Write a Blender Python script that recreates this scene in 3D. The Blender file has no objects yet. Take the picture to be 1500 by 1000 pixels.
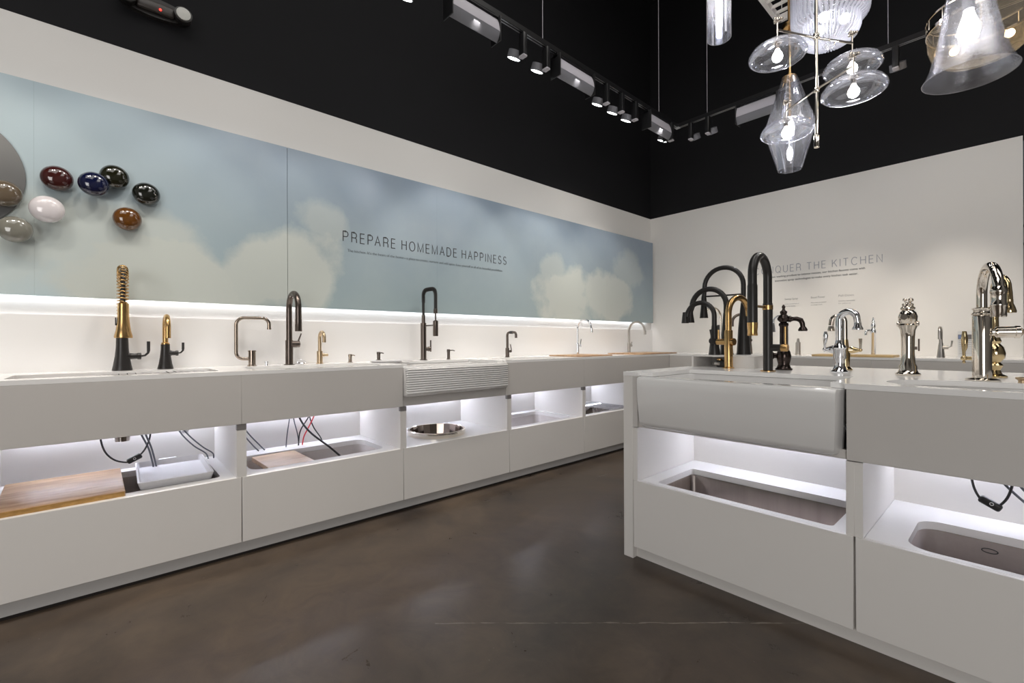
import bpy, bmesh, math, random
from mathutils import Vector, Matrix
PI = math.pi
random.seed(7)
scn = bpy.context.scene
COL = scn.collection

# ---------------------------------------------------------------- camera
CAM_F, CAM_YAW, CAM_ROLL, CAM_H = 669.0, 0.83845, -0.00412, 1.1
cam = bpy.data.cameras.new('camera'); camo = bpy.data.objects.new('camera', cam); COL.objects.link(camo)
cam.sensor_width = 36.0; cam.lens = CAM_F / 1500 * 36.0; cam.clip_start = 0.02; cam.clip_end = 60
Fv = Vector((-math.sin(CAM_YAW), math.cos(CAM_YAW), 0)); R0 = Vector((math.cos(CAM_YAW), math.sin(CAM_YAW), 0)); U0 = Vector((0, 0, 1))
Rv = R0 * math.cos(CAM_ROLL) + U0 * math.sin(CAM_ROLL); Uv = U0 * math.cos(CAM_ROLL) - R0 * math.sin(CAM_ROLL)
camo.matrix_world = Matrix(((Rv.x, Uv.x, -Fv.x, 0), (Rv.y, Uv.y, -Fv.y, 0), (Rv.z, Uv.z, -Fv.z, CAM_H), (0, 0, 0, 1)))
scn.camera = camo
# ---------------------------------------------------------------- exposure, world
vs = scn.view_settings
vs.view_transform = 'Standard'; vs.look = 'None'; vs.gamma = 1.0; vs.use_curve_mapping = False; vs.exposure = 0.0
w = bpy.data.worlds.new('world'); scn.world = w; w.use_nodes = True
w.node_tree.nodes['Background'].inputs[0].default_value = (0.9, 0.93, 1.0, 1)
w.node_tree.nodes['Background'].inputs[1].default_value = 0.05
scn.cycles.max_bounces = 8; scn.cycles.transparent_max_bounces = 24; scn.cycles.sample_clamp_indirect = 6.0
scn.cycles.use_denoising = True
WARM = (1.0, 0.9, 0.78); COOL = (0.93, 0.95, 1.0); LED = (0.80, 0.84, 1.0)

def area(name, loc, direction, sx, sy, power, color=COOL, spread=PI):
    l = bpy.data.lights.new(name, 'AREA'); l.shape = 'RECTANGLE'; l.size = sx; l.size_y = sy; l.energy = power; l.color = color; l.spread = spread
    o = bpy.data.objects.new(name, l); COL.objects.link(o); o.location = loc
    o.rotation_euler = Vector(direction).to_track_quat('-Z', 'Y').to_euler(); o['kind'] = 'helper'
    return o
def spot(name, loc, target, power, angle=60, blend=0.6, color=WARM, size=0.03):
    l = bpy.data.lights.new(name, 'SPOT'); l.energy = power; l.color = color; l.spot_size = math.radians(angle); l.spot_blend = blend; l.shadow_soft_size = size
    o = bpy.data.objects.new(name, l); COL.objects.link(o); o.location = loc
    o.rotation_euler = (Vector(target) - Vector(loc)).to_track_quat('-Z', 'Y').to_euler(); o['kind'] = 'helper'
    return o
# soft fill lights added at ceiling height to brighten the room and counters
area('ceiling_fill_rear', (0.3, -1.6, 5.3), (-0.15, 0.1, -1), 3.5, 2.5, 60, (1.0, 0.97, 0.93))
area('ceiling_fill_aisle', (-1.0, 1.6, 5.3), (0, 0, -1), 1.6, 4.0, 40, (1.0, 0.97, 0.93))
area('ceiling_fill_right', (2.6, 2.4, 5.3), (-0.2, 0, -1), 1.6, 3.0, 40, (1.0, 0.97, 0.93))
# broad fill added behind the camera to lift the cabinet and island fronts
area('frontal_fill', (1.9, -3.6, 1.5), (-0.62, 0.78, -0.12), 3.6, 2.2, 135, (1.0, 0.98, 0.96))

# ---------------------------------------------------------------- materials
def nt(name):
    m = bpy.data.materials.new(name); m.use_nodes = True
    t = m.node_tree; return m, t, t.nodes['Principled BSDF']
def mat(name, col, rough=0.5, metal=0.0, noise=0.0, nscale=20.0, bump=0.0, bscale=60.0, stretch=None, coat=0.0, emit=None, estr=0.0, spec=None):
    m, t, b = nt(name)
    b.inputs['Base Color'].default_value = (*col, 1); b.inputs['Roughness'].default_value = rough; b.inputs['Metallic'].default_value = metal
    if coat: b.inputs['Coat Weight'].default_value = coat; b.inputs['Coat Roughness'].default_value = 0.05
    if spec is not None: b.inputs['Specular IOR Level'].default_value = spec
    if emit: b.inputs['Emission Color'].default_value = (*emit, 1); b.inputs['Emission Strength'].default_value = estr
    if noise or bump:
        tc = t.nodes.new('ShaderNodeTexCoord'); mp = t.nodes.new('ShaderNodeMapping'); t.links.new(tc.outputs['Object'], mp.inputs['Vector'])
        if stretch: mp.inputs['Scale'].default_value = stretch
    if noise:
        n = t.nodes.new('ShaderNodeTexNoise'); n.inputs['Scale'].default_value = nscale; n.inputs['Detail'].default_value = 4
        t.links.new(mp.outputs[0], n.inputs['Vector'])
        mx = t.nodes.new('ShaderNodeMix'); mx.data_type = 'RGBA'
        mx.inputs['A'].default_value = (*[c * (1 - noise) for c in col], 1); mx.inputs['B'].default_value = (*[min(1, c * (1 + noise)) for c in col], 1)
        t.links.new(n.outputs['Fac'], mx.inputs['Factor']); t.links.new(mx.outputs['Result'], b.inputs['Base Color'])
    if bump:
        n2 = t.nodes.new('ShaderNodeTexNoise'); n2.inputs['Scale'].default_value = bscale; n2.inputs['Detail'].default_value = 3
        t.links.new(mp.outputs[0], n2.inputs['Vector'])
        bp = t.nodes.new('ShaderNodeBump'); bp.inputs['Strength'].default_value = bump; bp.inputs['Distance'].default_value = 0.002
        t.links.new(n2.outputs['Fac'], bp.inputs['Height']); t.links.new(bp.outputs[0], b.inputs['Normal'])
    return m
M = {}
M['wall'] = mat('white_wall_paint', (0.78, 0.765, 0.74), 0.6, bump=0.08, bscale=180)
M['black_wall'] = mat('black_wall_paint', (0.009, 0.009, 0.0105), 0.75, noise=0.1, nscale=2, spec=0.22)
M['dark_wall'] = mat('grey_back_paint', (0.30, 0.29, 0.28), 0.7, noise=0.05, nscale=2)
M['laminate'] = mat('white_lacquer', (0.77, 0.745, 0.715), 0.38, noise=0.012, nscale=6)
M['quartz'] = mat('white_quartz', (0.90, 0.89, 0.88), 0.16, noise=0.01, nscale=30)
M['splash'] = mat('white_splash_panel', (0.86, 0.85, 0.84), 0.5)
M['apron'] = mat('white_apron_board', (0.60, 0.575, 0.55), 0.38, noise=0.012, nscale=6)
M['plinth'] = mat('grey_plinth', (0.52, 0.51, 0.50), 0.5)
M['ceramic'] = mat('white_fireclay', (0.78, 0.77, 0.76), 0.12, coat=0.6)
M['taupe'] = mat('taupe_composite', (0.36, 0.31, 0.29), 0.45, noise=0.06, nscale=90)
M['beige'] = mat('light_composite', (0.60, 0.56, 0.54), 0.4, noise=0.04, nscale=90)
M['plastic_white'] = mat('white_plastic', (0.74, 0.73, 0.74), 0.4)
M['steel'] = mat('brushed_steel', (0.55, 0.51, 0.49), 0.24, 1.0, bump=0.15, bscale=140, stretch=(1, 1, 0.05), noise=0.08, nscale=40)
M['steel_low'] = mat('streaked_reflection_steel', (0.34, 0.30, 0.28), 0.3, 1.0, bump=0.5, bscale=90, stretch=(1, 1, 0.03), noise=0.25, nscale=22)  # dark vertical reflection streaks are painted into the steel colour
M['facet'] = mat('brown_reflection_steel', (0.30, 0.25, 0.22), 0.12, 1.0)  # brown reflections inside the basin are put into this colour
M['steel_dark'] = mat('polished_steel', (0.50, 0.46, 0.43), 0.1, 1.0)
M['chrome'] = mat('polished_chrome', (0.86, 0.87, 0.90), 0.04, 1.0)
M['nickel'] = mat('polished_nickel', (0.78, 0.72, 0.64), 0.07, 1.0)
M['nickel_dark'] = mat('dark_polished_nickel', (0.36, 0.30, 0.25), 0.12, 1.0)
M['brushed_nickel'] = mat('brushed_nickel', (0.50, 0.47, 0.44), 0.3, 1.0)
M['titanium'] = mat('dark_titanium', (0.15, 0.125, 0.11), 0.28, 1.0)
M['brass'] = mat('brushed_brass', (0.60, 0.385, 0.165), 0.27, 1.0, noise=0.05, nscale=60)
M['french_gold'] = mat('pale_polished_gold', (0.66, 0.52, 0.30), 0.1, 1.0)
M['pale_brass'] = mat('pale_brushed_bronze', (0.60, 0.46, 0.30), 0.3, 1.0)
M['black'] = mat('matte_black', (0.022, 0.020, 0.019), 0.34, 0.0, noise=0.05, nscale=40)
M['bronze'] = mat('oil_rubbed_bronze', (0.055, 0.042, 0.038), 0.2, 0.9)
M['cable_black'] = mat('black_cable', (0.012, 0.012, 0.012), 0.45)
M['cable_grey'] = mat('grey_hose', (0.10, 0.105, 0.12), 0.5)
M['cable_red'] = mat('red_hose', (0.55, 0.02, 0.03), 0.45)
M['bracket'] = mat('grey_bracket', (0.20, 0.185, 0.18), 0.5)
M['gap'] = mat('dark_gap', (0.012, 0.008, 0.006), 0.8)
M['print_dark'] = mat('dark_lettering', (0.045, 0.05, 0.055), 0.6)
M['print_grey'] = mat('grey_lettering', (0.36, 0.38, 0.42), 0.6)
M['print_pale'] = mat('pale_lettering', (0.42, 0.42, 0.42), 0.6)
M['track'] = mat('black_track', (0.010, 0.010, 0.011), 0.35)
M['rail'] = mat('track_rail', (0.5, 0.5, 0.52), 0.3, 1.0)
M['lamp_grey'] = mat('grey_lamp_metal', (0.50, 0.48, 0.52), 0.65, 0.0)
M['lamp_grey_dark'] = mat('dark_grey_lamp_metal', (0.20, 0.20, 0.22), 0.65, 0.0)
M['led'] = mat('led_strip_glow', (1, 1, 1), 0.5, emit=LED, estr=46.0)
M['led_island'] = mat('island_led_glow', (1, 1, 1), 0.5, emit=LED, estr=29.0)
M['led_cove'] = mat('cove_led_glow', (1, 1, 1), 0.5, emit=(0.97, 0.95, 1.0), estr=12)
M['bulb'] = mat('bulb_glow', (1, 1, 1), 0.5, emit=(1.0, 0.97, 0.95), estr=42.0)
M['bell_bulb'] = mat('large_bulb_glow', (1, 1, 1), 0.5, emit=(1.0, 0.96, 0.93), estr=12.0)
M['warm_bulb'] = mat('warm_bulb_glow', (1, 1, 1), 0.5, emit=(1.0, 0.86, 0.66), estr=45.0)
M['lens'] = mat('spot_lens_glow', (1, 1, 1), 0.5, emit=(0.92, 1.0, 0.94), estr=9.0)
M['red_led'] = mat('red_led_glow', (1, 0.02, 0.02), 0.5, emit=(1, 0.03, 0.02), estr=5.0)
M['louver'] = mat('white_louver_paint', (0.72, 0.69, 0.66), 0.5)
M['card'] = mat('printed_card', (0.70, 0.70, 0.70), 0.6)
M['disc'] = mat('grey_satin_disc', (0.15, 0.152, 0.152), 0.5)
for nm, c in dict(tan=(0.13, 0.098, 0.066), maroon=(0.045, 0.009, 0.008), navy=(0.004, 0.006, 0.032), olive=(0.009, 0.009, 0.003), ink=(0.008, 0.009, 0.006),
                  white=(0.72, 0.68, 0.70), brown=(0.115, 0.042, 0.006), grey=(0.20, 0.195, 0.165)).items():
    M['e_' + nm] = mat(nm + '_enamel', c, 0.12, noise=0.12, nscale=12, coat=1.0)

def wood(name, c1, c2, axis_scale):
    m, t, b = nt(name)
    tc = t.nodes.new('ShaderNodeTexCoord'); mp = t.nodes.new('ShaderNodeMapping'); mp.inputs['Scale'].default_value = axis_scale
    n = t.nodes.new('ShaderNodeTexNoise'); n.inputs['Scale'].default_value = 9; n.inputs['Detail'].default_value = 6; n.inputs['Roughness'].default_value = 0.6
    r = t.nodes.new('ShaderNodeValToRGB'); r.color_ramp.elements[0].position = 0.32; r.color_ramp.elements[1].position = 0.68
    r.color_ramp.elements[0].color = (*c1, 1); r.color_ramp.elements[1].color = (*c2, 1)
    t.links.new(tc.outputs['Object'], mp.inputs[0]); t.links.new(mp.outputs[0], n.inputs['Vector']); t.links.new(n.outputs['Fac'], r.inputs[0]); t.links.new(r.outputs[0], b.inputs['Base Color'])
    b.inputs['Roughness'].default_value = 0.45
    return m
M['oak'] = wood('oak_board', (0.33, 0.17, 0.075), (0.62, 0.42, 0.25), (4, 0.6, 4))
M['oak_pale'] = wood('pale_oak_board', (0.42, 0.27, 0.16), (0.64, 0.47, 0.33), (4, 0.6, 4))
M['oak_x'] = wood('bamboo_board', (0.45, 0.29, 0.12), (0.66, 0.48, 0.24), (0.6, 4, 4))
M['oak_edge'] = wood('oak_end_grain', (0.30, 0.16, 0.04), (0.50, 0.29, 0.09), (2, 3, 8))

def glass(name, tint=(0.97, 0.98, 1.0), edge=0.55, haze=0.04, bumpy=0.0, bscale=40.0):
    m = bpy.data.materials.new(name); m.use_nodes = True; t = m.node_tree; t.nodes.clear()
    out = t.nodes.new('ShaderNodeOutputMaterial')
    tr = t.nodes.new('ShaderNodeBsdfTransparent'); tr.inputs[0].default_value = (*tint, 1)
    gl = t.nodes.new('ShaderNodeBsdfGlossy'); gl.inputs[0].default_value = (0.95, 0.95, 1.0, 1); gl.inputs['Roughness'].default_value = 0.05
    df = t.nodes.new('ShaderNodeBsdfTranslucent'); df.inputs[0].default_value = (0.9, 0.9, 0.95, 1)
    df2 = t.nodes.new('ShaderNodeBsdfDiffuse'); df2.inputs[0].default_value = (0.8, 0.8, 0.85, 1)
    dd = t.nodes.new('ShaderNodeMixShader'); dd.inputs[0].default_value = 0.5; t.links.new(df.outputs[0], dd.inputs[1]); t.links.new(df2.outputs[0], dd.inputs[2])
    lw = t.nodes.new('ShaderNodeLayerWeight'); lw.inputs['Blend'].default_value = 0.22
    mr = t.nodes.new('ShaderNodeMapRange'); mr.inputs['To Min'].default_value = 0.05; mr.inputs['To Max'].default_value = edge
    t.links.new(lw.outputs['Facing'], mr.inputs['Value'])
    m1 = t.nodes.new('ShaderNodeMixShader'); t.links.new(mr.outputs[0], m1.inputs[0]); t.links.new(tr.outputs[0], m1.inputs[1]); t.links.new(gl.outputs[0], m1.inputs[2])
    m2 = t.nodes.new('ShaderNodeMixShader'); m2.inputs[0].default_value = haze; t.links.new(m1.outputs[0], m2.inputs[1]); t.links.new(dd.outputs[0], m2.inputs[2])
    mr2 = t.nodes.new('ShaderNodeMapRange'); mr2.inputs['From Min'].default_value = 0.78; mr2.inputs['To Min'].default_value = haze; mr2.inputs['To Max'].default_value = min(0.8, haze + 0.35)
    t.links.new(lw.outputs['Facing'], mr2.inputs['Value']); t.links.new(mr2.outputs[0], m2.inputs[0])
    if bumpy:
        tc = t.nodes.new('ShaderNodeTexCoord'); n = t.nodes.new('ShaderNodeTexNoise'); n.inputs['Scale'].default_value = bscale
        bp = t.nodes.new('ShaderNodeBump'); bp.inputs['Strength'].default_value = bumpy; bp.inputs['Distance'].default_value = 0.004
        t.links.new(tc.outputs['Object'], n.inputs['Vector']); t.links.new(n.outputs['Fac'], bp.inputs['Height']); t.links.new(bp.outputs[0], gl.inputs['Normal'])
        t.links.new(bp.outputs[0], lw.inputs['Normal'])
    t.links.new(m2.outputs[0], out.inputs[0])
    return m
M['glass'] = glass('clear_lamp_glass')
M['glass_seeded'] = glass('seeded_lamp_glass', haze=0.05, edge=0.6, bumpy=0.35, bscale=220)
M['glass_ribbed'] = glass('ribbed_lamp_glass', haze=0.10, edge=0.85)
M['glass_rib'] = glass('thick_glass_rib', haze=0.30, edge=0.9)
M['glass_amber'] = glass('amber_lamp_glass', tint=(0.95, 0.86, 0.68), haze=0.10, edge=0.6)

# concrete floor: mottled brown, satin, one pale crack
def floor_mat():
    m, t, b = nt('polished_concrete'); L = t.links
    tc = t.nodes.new('ShaderNodeTexCoord')
    n1 = t.nodes.new('ShaderNodeTexNoise'); n1.inputs['Scale'].default_value = 0.9; n1.inputs['Detail'].default_value = 5; n1.inputs['Roughness'].default_value = 0.62; n1.inputs['Distortion'].default_value = 0.6
    n2 = t.nodes.new('ShaderNodeTexNoise'); n2.inputs['Scale'].default_value = 5.0; n2.inputs['Detail'].default_value = 8; n2.inputs['Roughness'].default_value = 0.7; n2.inputs['Distortion'].default_value = 1.2
    for n in (n1, n2): L.new(tc.outputs['Object'], n.inputs['Vector'])
    r1 = t.nodes.new('ShaderNodeValToRGB'); e = r1.color_ramp.elements
    e[0].position = 0.30; e[0].color = (0.026, 0.019, 0.016, 1); e[1].position = 0.72; e[1].color = (0.128, 0.095, 0.067, 1)
    L.new(n1.outputs['Fac'], r1.inputs[0])
    r2 = t.nodes.new('ShaderNodeValToRGB'); e = r2.color_ramp.elements; e[0].position = 0.36; e[0].color = (0.76, 0.74, 0.74, 1); e[1].position = 0.66; e[1].color = (1.12, 1.09, 1.05, 1)
    L.new(n2.outputs['Fac'], r2.inputs[0])
    mx = t.nodes.new('ShaderNodeMix'); mx.data_type = 'RGBA'; mx.blend_type = 'MULTIPLY'; mx.inputs['Factor'].default_value = 1
    L.new(r1.outputs[0], mx.inputs['A']); L.new(r2.outputs[0], mx.inputs['B'])
    # pale specks
    v = t.nodes.new('ShaderNodeTexNoise'); v.inputs['Scale'].default_value = 55; v.inputs['Detail'].default_value = 2; L.new(tc.outputs['Object'], v.inputs['Vector'])
    rs = t.nodes.new('ShaderNodeMapRange'); rs.inputs['From Min'].default_value = 0.74; rs.inputs['From Max'].default_value = 0.80; L.new(v.outputs['Fac'], rs.inputs['Value'])
    # crack along the line from (-2.2, 0.25) towards (-0.55, 2.03)
    sep = t.nodes.new('ShaderNodeSeparateXYZ'); L.new(tc.outputs['Object'], sep.inputs[0])
    dx, dy = 0.673, 0.740; nx, ny = dy, -dx; c0 = nx * -1.60 + ny * 0.894
    def mth(op, a, bb=None, cc=None):
        q = t.nodes.new('ShaderNodeMath'); q.operation = op
        for i, s in enumerate((a, bb, cc)):
            if s is None: continue
            if isinstance(s, (int, float)): q.inputs[i].default_value = s
            else: L.new(s, q.inputs[i])
        return q.outputs[0]
    wob = t.nodes.new('ShaderNodeTexNoise'); wob.inputs['Scale'].default_value = 7; wob.inputs['Detail'].default_value = 5; L.new(tc.outputs['Object'], wob.inputs['Vector'])
    dist = mth('ADD', mth('MULTIPLY', sep.outputs[0], nx), mth('MULTIPLY', sep.outputs[1], ny))
    dist = mth('ABSOLUTE', mth('SUBTRACT', mth('ADD', dist, mth('MULTIPLY', mth('SUBTRACT', wob.outputs['Fac'], 0.5), 0.022)), c0))
    along = mth('ADD', mth('MULTIPLY', sep.outputs[0], dx), mth('MULTIPLY', sep.outputs[1], dy))
    a0 = dx * -1.60 + dy * 0.894
    wid = t.nodes.new('ShaderNodeTexNoise'); wid.inputs['Scale'].default_value = 16; wid.inputs['Detail'].default_value = 4; L.new(tc.outputs['Object'], wid.inputs['Vector'])
    half = mth('MULTIPLY', mth('SUBTRACT', wid.outputs['Fac'], 0.36), 0.014)
    line = mth('LESS_THAN', dist, half)
    rng = mth('MULTIPLY', mth('GREATER_THAN', along, a0 + 0.10), mth('LESS_THAN', along, a0 + 1.55))
    crack = mth('MULTIPLY', mth('MULTIPLY', line, rng), 0.55)
    fac = mth('MAXIMUM', crack, mth('MULTIPLY', rs.outputs[0], 0.35))
    mx2 = t.nodes.new('ShaderNodeMix'); mx2.data_type = 'RGBA'; L.new(fac, mx2.inputs['Factor']); L.new(mx.outputs['Result'], mx2.inputs['A']); mx2.inputs['B'].default_value = (0.30, 0.26, 0.22, 1)
    L.new(mx2.outputs['Result'], b.inputs['Base Color'])
    rr = t.nodes.new('ShaderNodeMapRange'); rr.inputs['To Min'].default_value = 0.22; rr.inputs['To Max'].default_value = 0.38; L.new(n2.outputs['Fac'], rr.inputs['Value']); L.new(rr.outputs[0], b.inputs['Roughness'])
    bp = t.nodes.new('ShaderNodeBump'); bp.inputs['Strength'].default_value = 0.05; bp.inputs['Distance'].default_value = 0.01; L.new(n2.outputs['Fac'], bp.inputs['Height']); L.new(bp.outputs[0], b.inputs['Normal'])
    return m
M['floor'] = floor_mat()

# printed mural: pale sky with soft clouds. Object coordinates: y along the wall, z up (metres)
def mural_mat():
    m, t, b = nt('printed_sky_mural'); L = t.links
    tc = t.nodes.new('ShaderNodeTexCoord'); sep = t.nodes.new('ShaderNodeSeparateXYZ'); 
    n = t.nodes.new('ShaderNodeTexNoise'); n.inputs['Scale'].default_value = 3.0; n.inputs['Detail'].default_value = 8; n.inputs['Roughness'].default_value = 0.55
    L.new(tc.outputs['Object'], n.inputs['Vector']); L.new(tc.outputs['Object'], sep.inputs[0])
    def mth(op, a, bb=None, clamp=False):
        q = t.nodes.new('ShaderNodeMath'); q.operation = op; q.use_clamp = clamp
        for i, s in enumerate((a, bb)):
            if s is None: continue
            if isinstance(s, (int, float)): q.inputs[i].default_value = s
            else: L.new(s, q.inputs[i])
        return q.outputs[0]
    wob = mth('MULTIPLY', mth('SUBTRACT', n.outputs['Fac'], 0.5), 2.3)
    acc = None
    # (y, z, half width y, half width z, weight)
    for (cy, cz, ry, rz, wt) in [(0.22, 1.45, 0.55, 0.33, 0.95), (0.80, 1.52, 0.36, 0.28, 0.9), (1.06, 1.62, 0.28, 0.36, 0.9), (0.02, 1.66, 0.5, 0.26, 0.75), (-0.6, 1.6, 0.7, 0.4, 0.5), (1.15, 1.95, 0.2, 0.18, 0.5),
                                 (3.75, 1.55, 0.55, 0.42, 0.85), (4.45, 1.60, 0.55, 0.36, 0.8), (3.55, 1.85, 0.25, 0.2, 0.5), (4.9, 2.0, 0.4, 0.25, 0.4)]:
        a = mth('POWER', mth('DIVIDE', mth('SUBTRACT', sep.outputs[1], cy), ry), 2)
        c = mth('POWER', mth('DIVIDE', mth('SUBTRACT', sep.outputs[2], cz), rz), 2)
        g = mth('MULTIPLY', mth('MULTIPLY', mth('ADD', mth('SUBTRACT', 1.0, mth('ADD', a, c)), wob), 2.0, True), wt)
        # smooth edge by squaring once
        acc = g if acc is None else mth('MAXIMUM', acc, g)
    wisp = mth('MULTIPLY', mth('SUBTRACT', n.outputs['Fac'], 0.38), 0.28, True)
    fac = mth('MAXIMUM', mth('MULTIPLY', acc, 0.9), wisp)
    # sky goes from greyish blue at the top to greenish teal low down
    zr = t.nodes.new('ShaderNodeMapRange'); zr.inputs['From Min'].default_value = 1.3; zr.inputs['From Max'].default_value = 2.35; L.new(sep.outputs[2], zr.inputs['Value'])
    sky = t.nodes.new('ShaderNodeMix'); sky.data_type = 'RGBA'; sky.inputs['A'].default_value = (0.32, 0.40, 0.42, 1); sky.inputs['B'].default_value = (0.27, 0.34, 0.425, 1); L.new(zr.outputs[0], sky.inputs['Factor'])
    # the left end of the print is lighter
    yr = t.nodes.new('ShaderNodeMapRange'); yr.inputs['From Min'].default_value = -0.7; yr.inputs['From Max'].default_value = 0.75; yr.inputs['To Min'].default_value = 0.9; yr.inputs['To Max'].default_value = 0.0; L.new(sep.outputs[1], yr.inputs['Value'])
    sky2 = t.nodes.new('ShaderNodeMix'); sky2.data_type = 'RGBA'; sky2.inputs['B'].default_value = (0.57, 0.69, 0.73, 1); L.new(sky.outputs['Result'], sky2.inputs['A']); L.new(yr.outputs[0], sky2.inputs['Factor'])
    mx = t.nodes.new('ShaderNodeMix'); mx.data_type = 'RGBA'; L.new(fac, mx.inputs['Factor']); L.new(sky2.outputs['Result'], mx.inputs['A']); mx.inputs['B'].default_value = (0.56, 0.59, 0.55, 1)
    L.new(mx.outputs['Result'], b.inputs['Base Color']); b.inputs['Roughness'].default_value = 0.22
    return m
M['mural'] = mural_mat()

# ---------------------------------------------------------------- mesh helpers
class MB:
    def __init__(s): s.bm = bmesh.new()
    def box(s, x0, x1, y0, y1, z0, z1, bev=0.0, seg=2):
        t = bmesh.new(); bmesh.ops.create_cube(t, size=1)
        for v in t.verts: v.co = Vector(((x0 + x1) / 2 + v.co.x * (x1 - x0), (y0 + y1) / 2 + v.co.y * (y1 - y0), (z0 + z1) / 2 + v.co.z * (z1 - z0)))
        if bev: bmesh.ops.bevel(t, geom=t.edges[:], offset=bev, segments=seg, affect='EDGES', profile=0.5)
        s.join(t); return s
    def join(s, t, mtx=None):
        me = bpy.data.meshes.new('tmp'); t.to_mesh(me); t.free()
        if mtx: me.transform(mtx)
        s.bm.from_mesh(me); bpy.data.meshes.remove(me); return s
    def faces(s, vs_, fs):
        bv = [s.bm.verts.new(v) for v in vs_]
        for f in fs:
            try: s.bm.faces.new([bv[i] for i in f])
            except ValueError: pass
        return s
    def loft(s, rings, closed=True, cap0=True, cap1=True):
        n = len(rings[0]); vv = [p for r in rings for p in r]; ff = []
        for i in range(len(rings) - 1):
            for j in range(n if closed else n - 1):
                k = (j + 1) % n; ff.append((i * n + j, i * n + k, (i + 1) * n + k, (i + 1) * n + j))
        if cap0: ff.append(tuple(range(n - 1, -1, -1)))
        if cap1: ff.append(tuple((len(rings) - 1) * n + j for j in range(n)))
        return s.faces(vv, ff)
    def tube(s, pts, r, seg=14, caps=True):
        P = [Vector(p) for p in pts]; rad = r if isinstance(r, (list, tuple)) else [r] * len(P)
        T = []
        for i in range(len(P)):
            d = (P[min(i + 1, len(P) - 1)] - P[max(i - 1, 0)]); T.append(d.normalized())
        up = Vector((0, 0, 1)) if abs(T[0].z) < 0.9 else Vector((1, 0, 0))
        N = (up - T[0] * up.dot(T[0])).normalized(); rings = []
        for i in range(len(P)):
            if i: N = (N - T[i] * N.dot(T[i])).normalized()
            B = T[i].cross(N)
            rings.append([P[i] + (N * math.cos(a) + B * math.sin(a)) * rad[i] for a in (2 * PI * k / seg for k in range(seg))])
        return s.loft(rings, True, caps, caps)
    def lathe(s, prof, c=(0, 0, 0), axis='Z', seg=24, mtx=None, cap=True, flute=0, famp=0.0):
        rings = []
        for (r, z) in prof:
            ring = []
            for k in range(seg):
                a = 2 * PI * k / seg; rr = max(r, 1e-4) * (1 + (famp * math.cos(a * flute) if flute else 0)); p = (rr * math.cos(a), rr * math.sin(a), z)
                if axis == 'X': p = (p[2], p[0], p[1])
                elif axis == 'Y': p = (p[1], p[2], p[0])
                p = Vector(p) + Vector(c)
                if mtx: p = mtx @ p
                ring.append(p)
            rings.append(ring)
        return s.loft(rings, True, cap, cap)
    def sphere(s, c, r, sx=1, sy=1, sz=1, u=18, v=10):
        t = bmesh.new(); bmesh.ops.create_uvsphere(t, u_segments=u, v_segments=v, radius=r)
        for q in t.verts: q.co = Vector((q.co.x * sx + c[0], q.co.y * sy + c[1], q.co.z * sz + c[2]))
        return s.join(t)
    def build(s, name, m, parent=None, smooth=40, loc=None):
        bmesh.ops.recalc_face_normals(s.bm, faces=s.bm.faces[:])
        me = bpy.data.meshes.new(name); s.bm.to_mesh(me); s.bm.free()
        me.materials.append(M[m] if isinstance(m, str) else m)
        if smooth:
            me.shade_smooth(); me.set_sharp_from_angle(angle=math.radians(smooth))
        o = bpy.data.objects.new(name, me); COL.objects.link(o)
        if parent: o.parent = parent
        if loc: o.location = loc
        return o

def rrect(x0, x1, y0, y1, r, seg=6):
    pts = []
    for (cx, cy, a0) in ((x1 - r, y1 - r, 0), (x0 + r, y1 - r, PI / 2), (x0 + r, y0 + r, PI), (x1 - r, y0 + r, 1.5 * PI)):
        for k in range(seg + 1):
            a = a0 + PI / 2 * k / seg; pts.append((cx + r * math.cos(a), cy + r * math.sin(a)))
    return pts
def ellipse(cx, cy, rx, ry, n=40): return [(cx + rx * math.cos(2 * PI * k / n), cy + ry * math.sin(2 * PI * k / n)) for k in range(n)]
def slab_bm(outline, holes, z0, z1):
    """flat slab with real cut-outs, as a bmesh"""
    cu = bpy.data.curves.new('c', 'CURVE'); cu.dimensions = '2D'; cu.fill_mode = 'BOTH'; cu.extrude = (z1 - z0) / 2
    for loop in [outline] + holes:
        sp = cu.splines.new('POLY'); sp.points.add(len(loop) - 1); sp.use_cyclic_u = True
        for i, p in enumerate(loop): sp.points[i].co = (p[0], p[1], 0, 1)
    o = bpy.data.objects.new('c', cu); COL.objects.link(o)
    me = bpy.data.meshes.new_from_object(o.evaluated_get(bpy.context.evaluated_depsgraph_get()))
    bpy.data.objects.remove(o); bpy.data.curves.remove(cu)
    t = bmesh.new(); t.from_mesh(me); bpy.data.meshes.remove(me)
    bmesh.ops.remove_doubles(t, verts=t.verts[:], dist=1e-5)
    for v in t.verts: v.co.z += (z0 + z1) / 2
    return t
def slab(outline, holes, z0, z1, name, m, parent=None):
    b = MB(); b.join(slab_bm(outline, holes, z0, z1)); return b.build(name, m, parent, 30)
def rect(x0, x1, y0, y1): return [(x0, y0), (x1, y0), (x1, y1), (x0, y1)]

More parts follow.
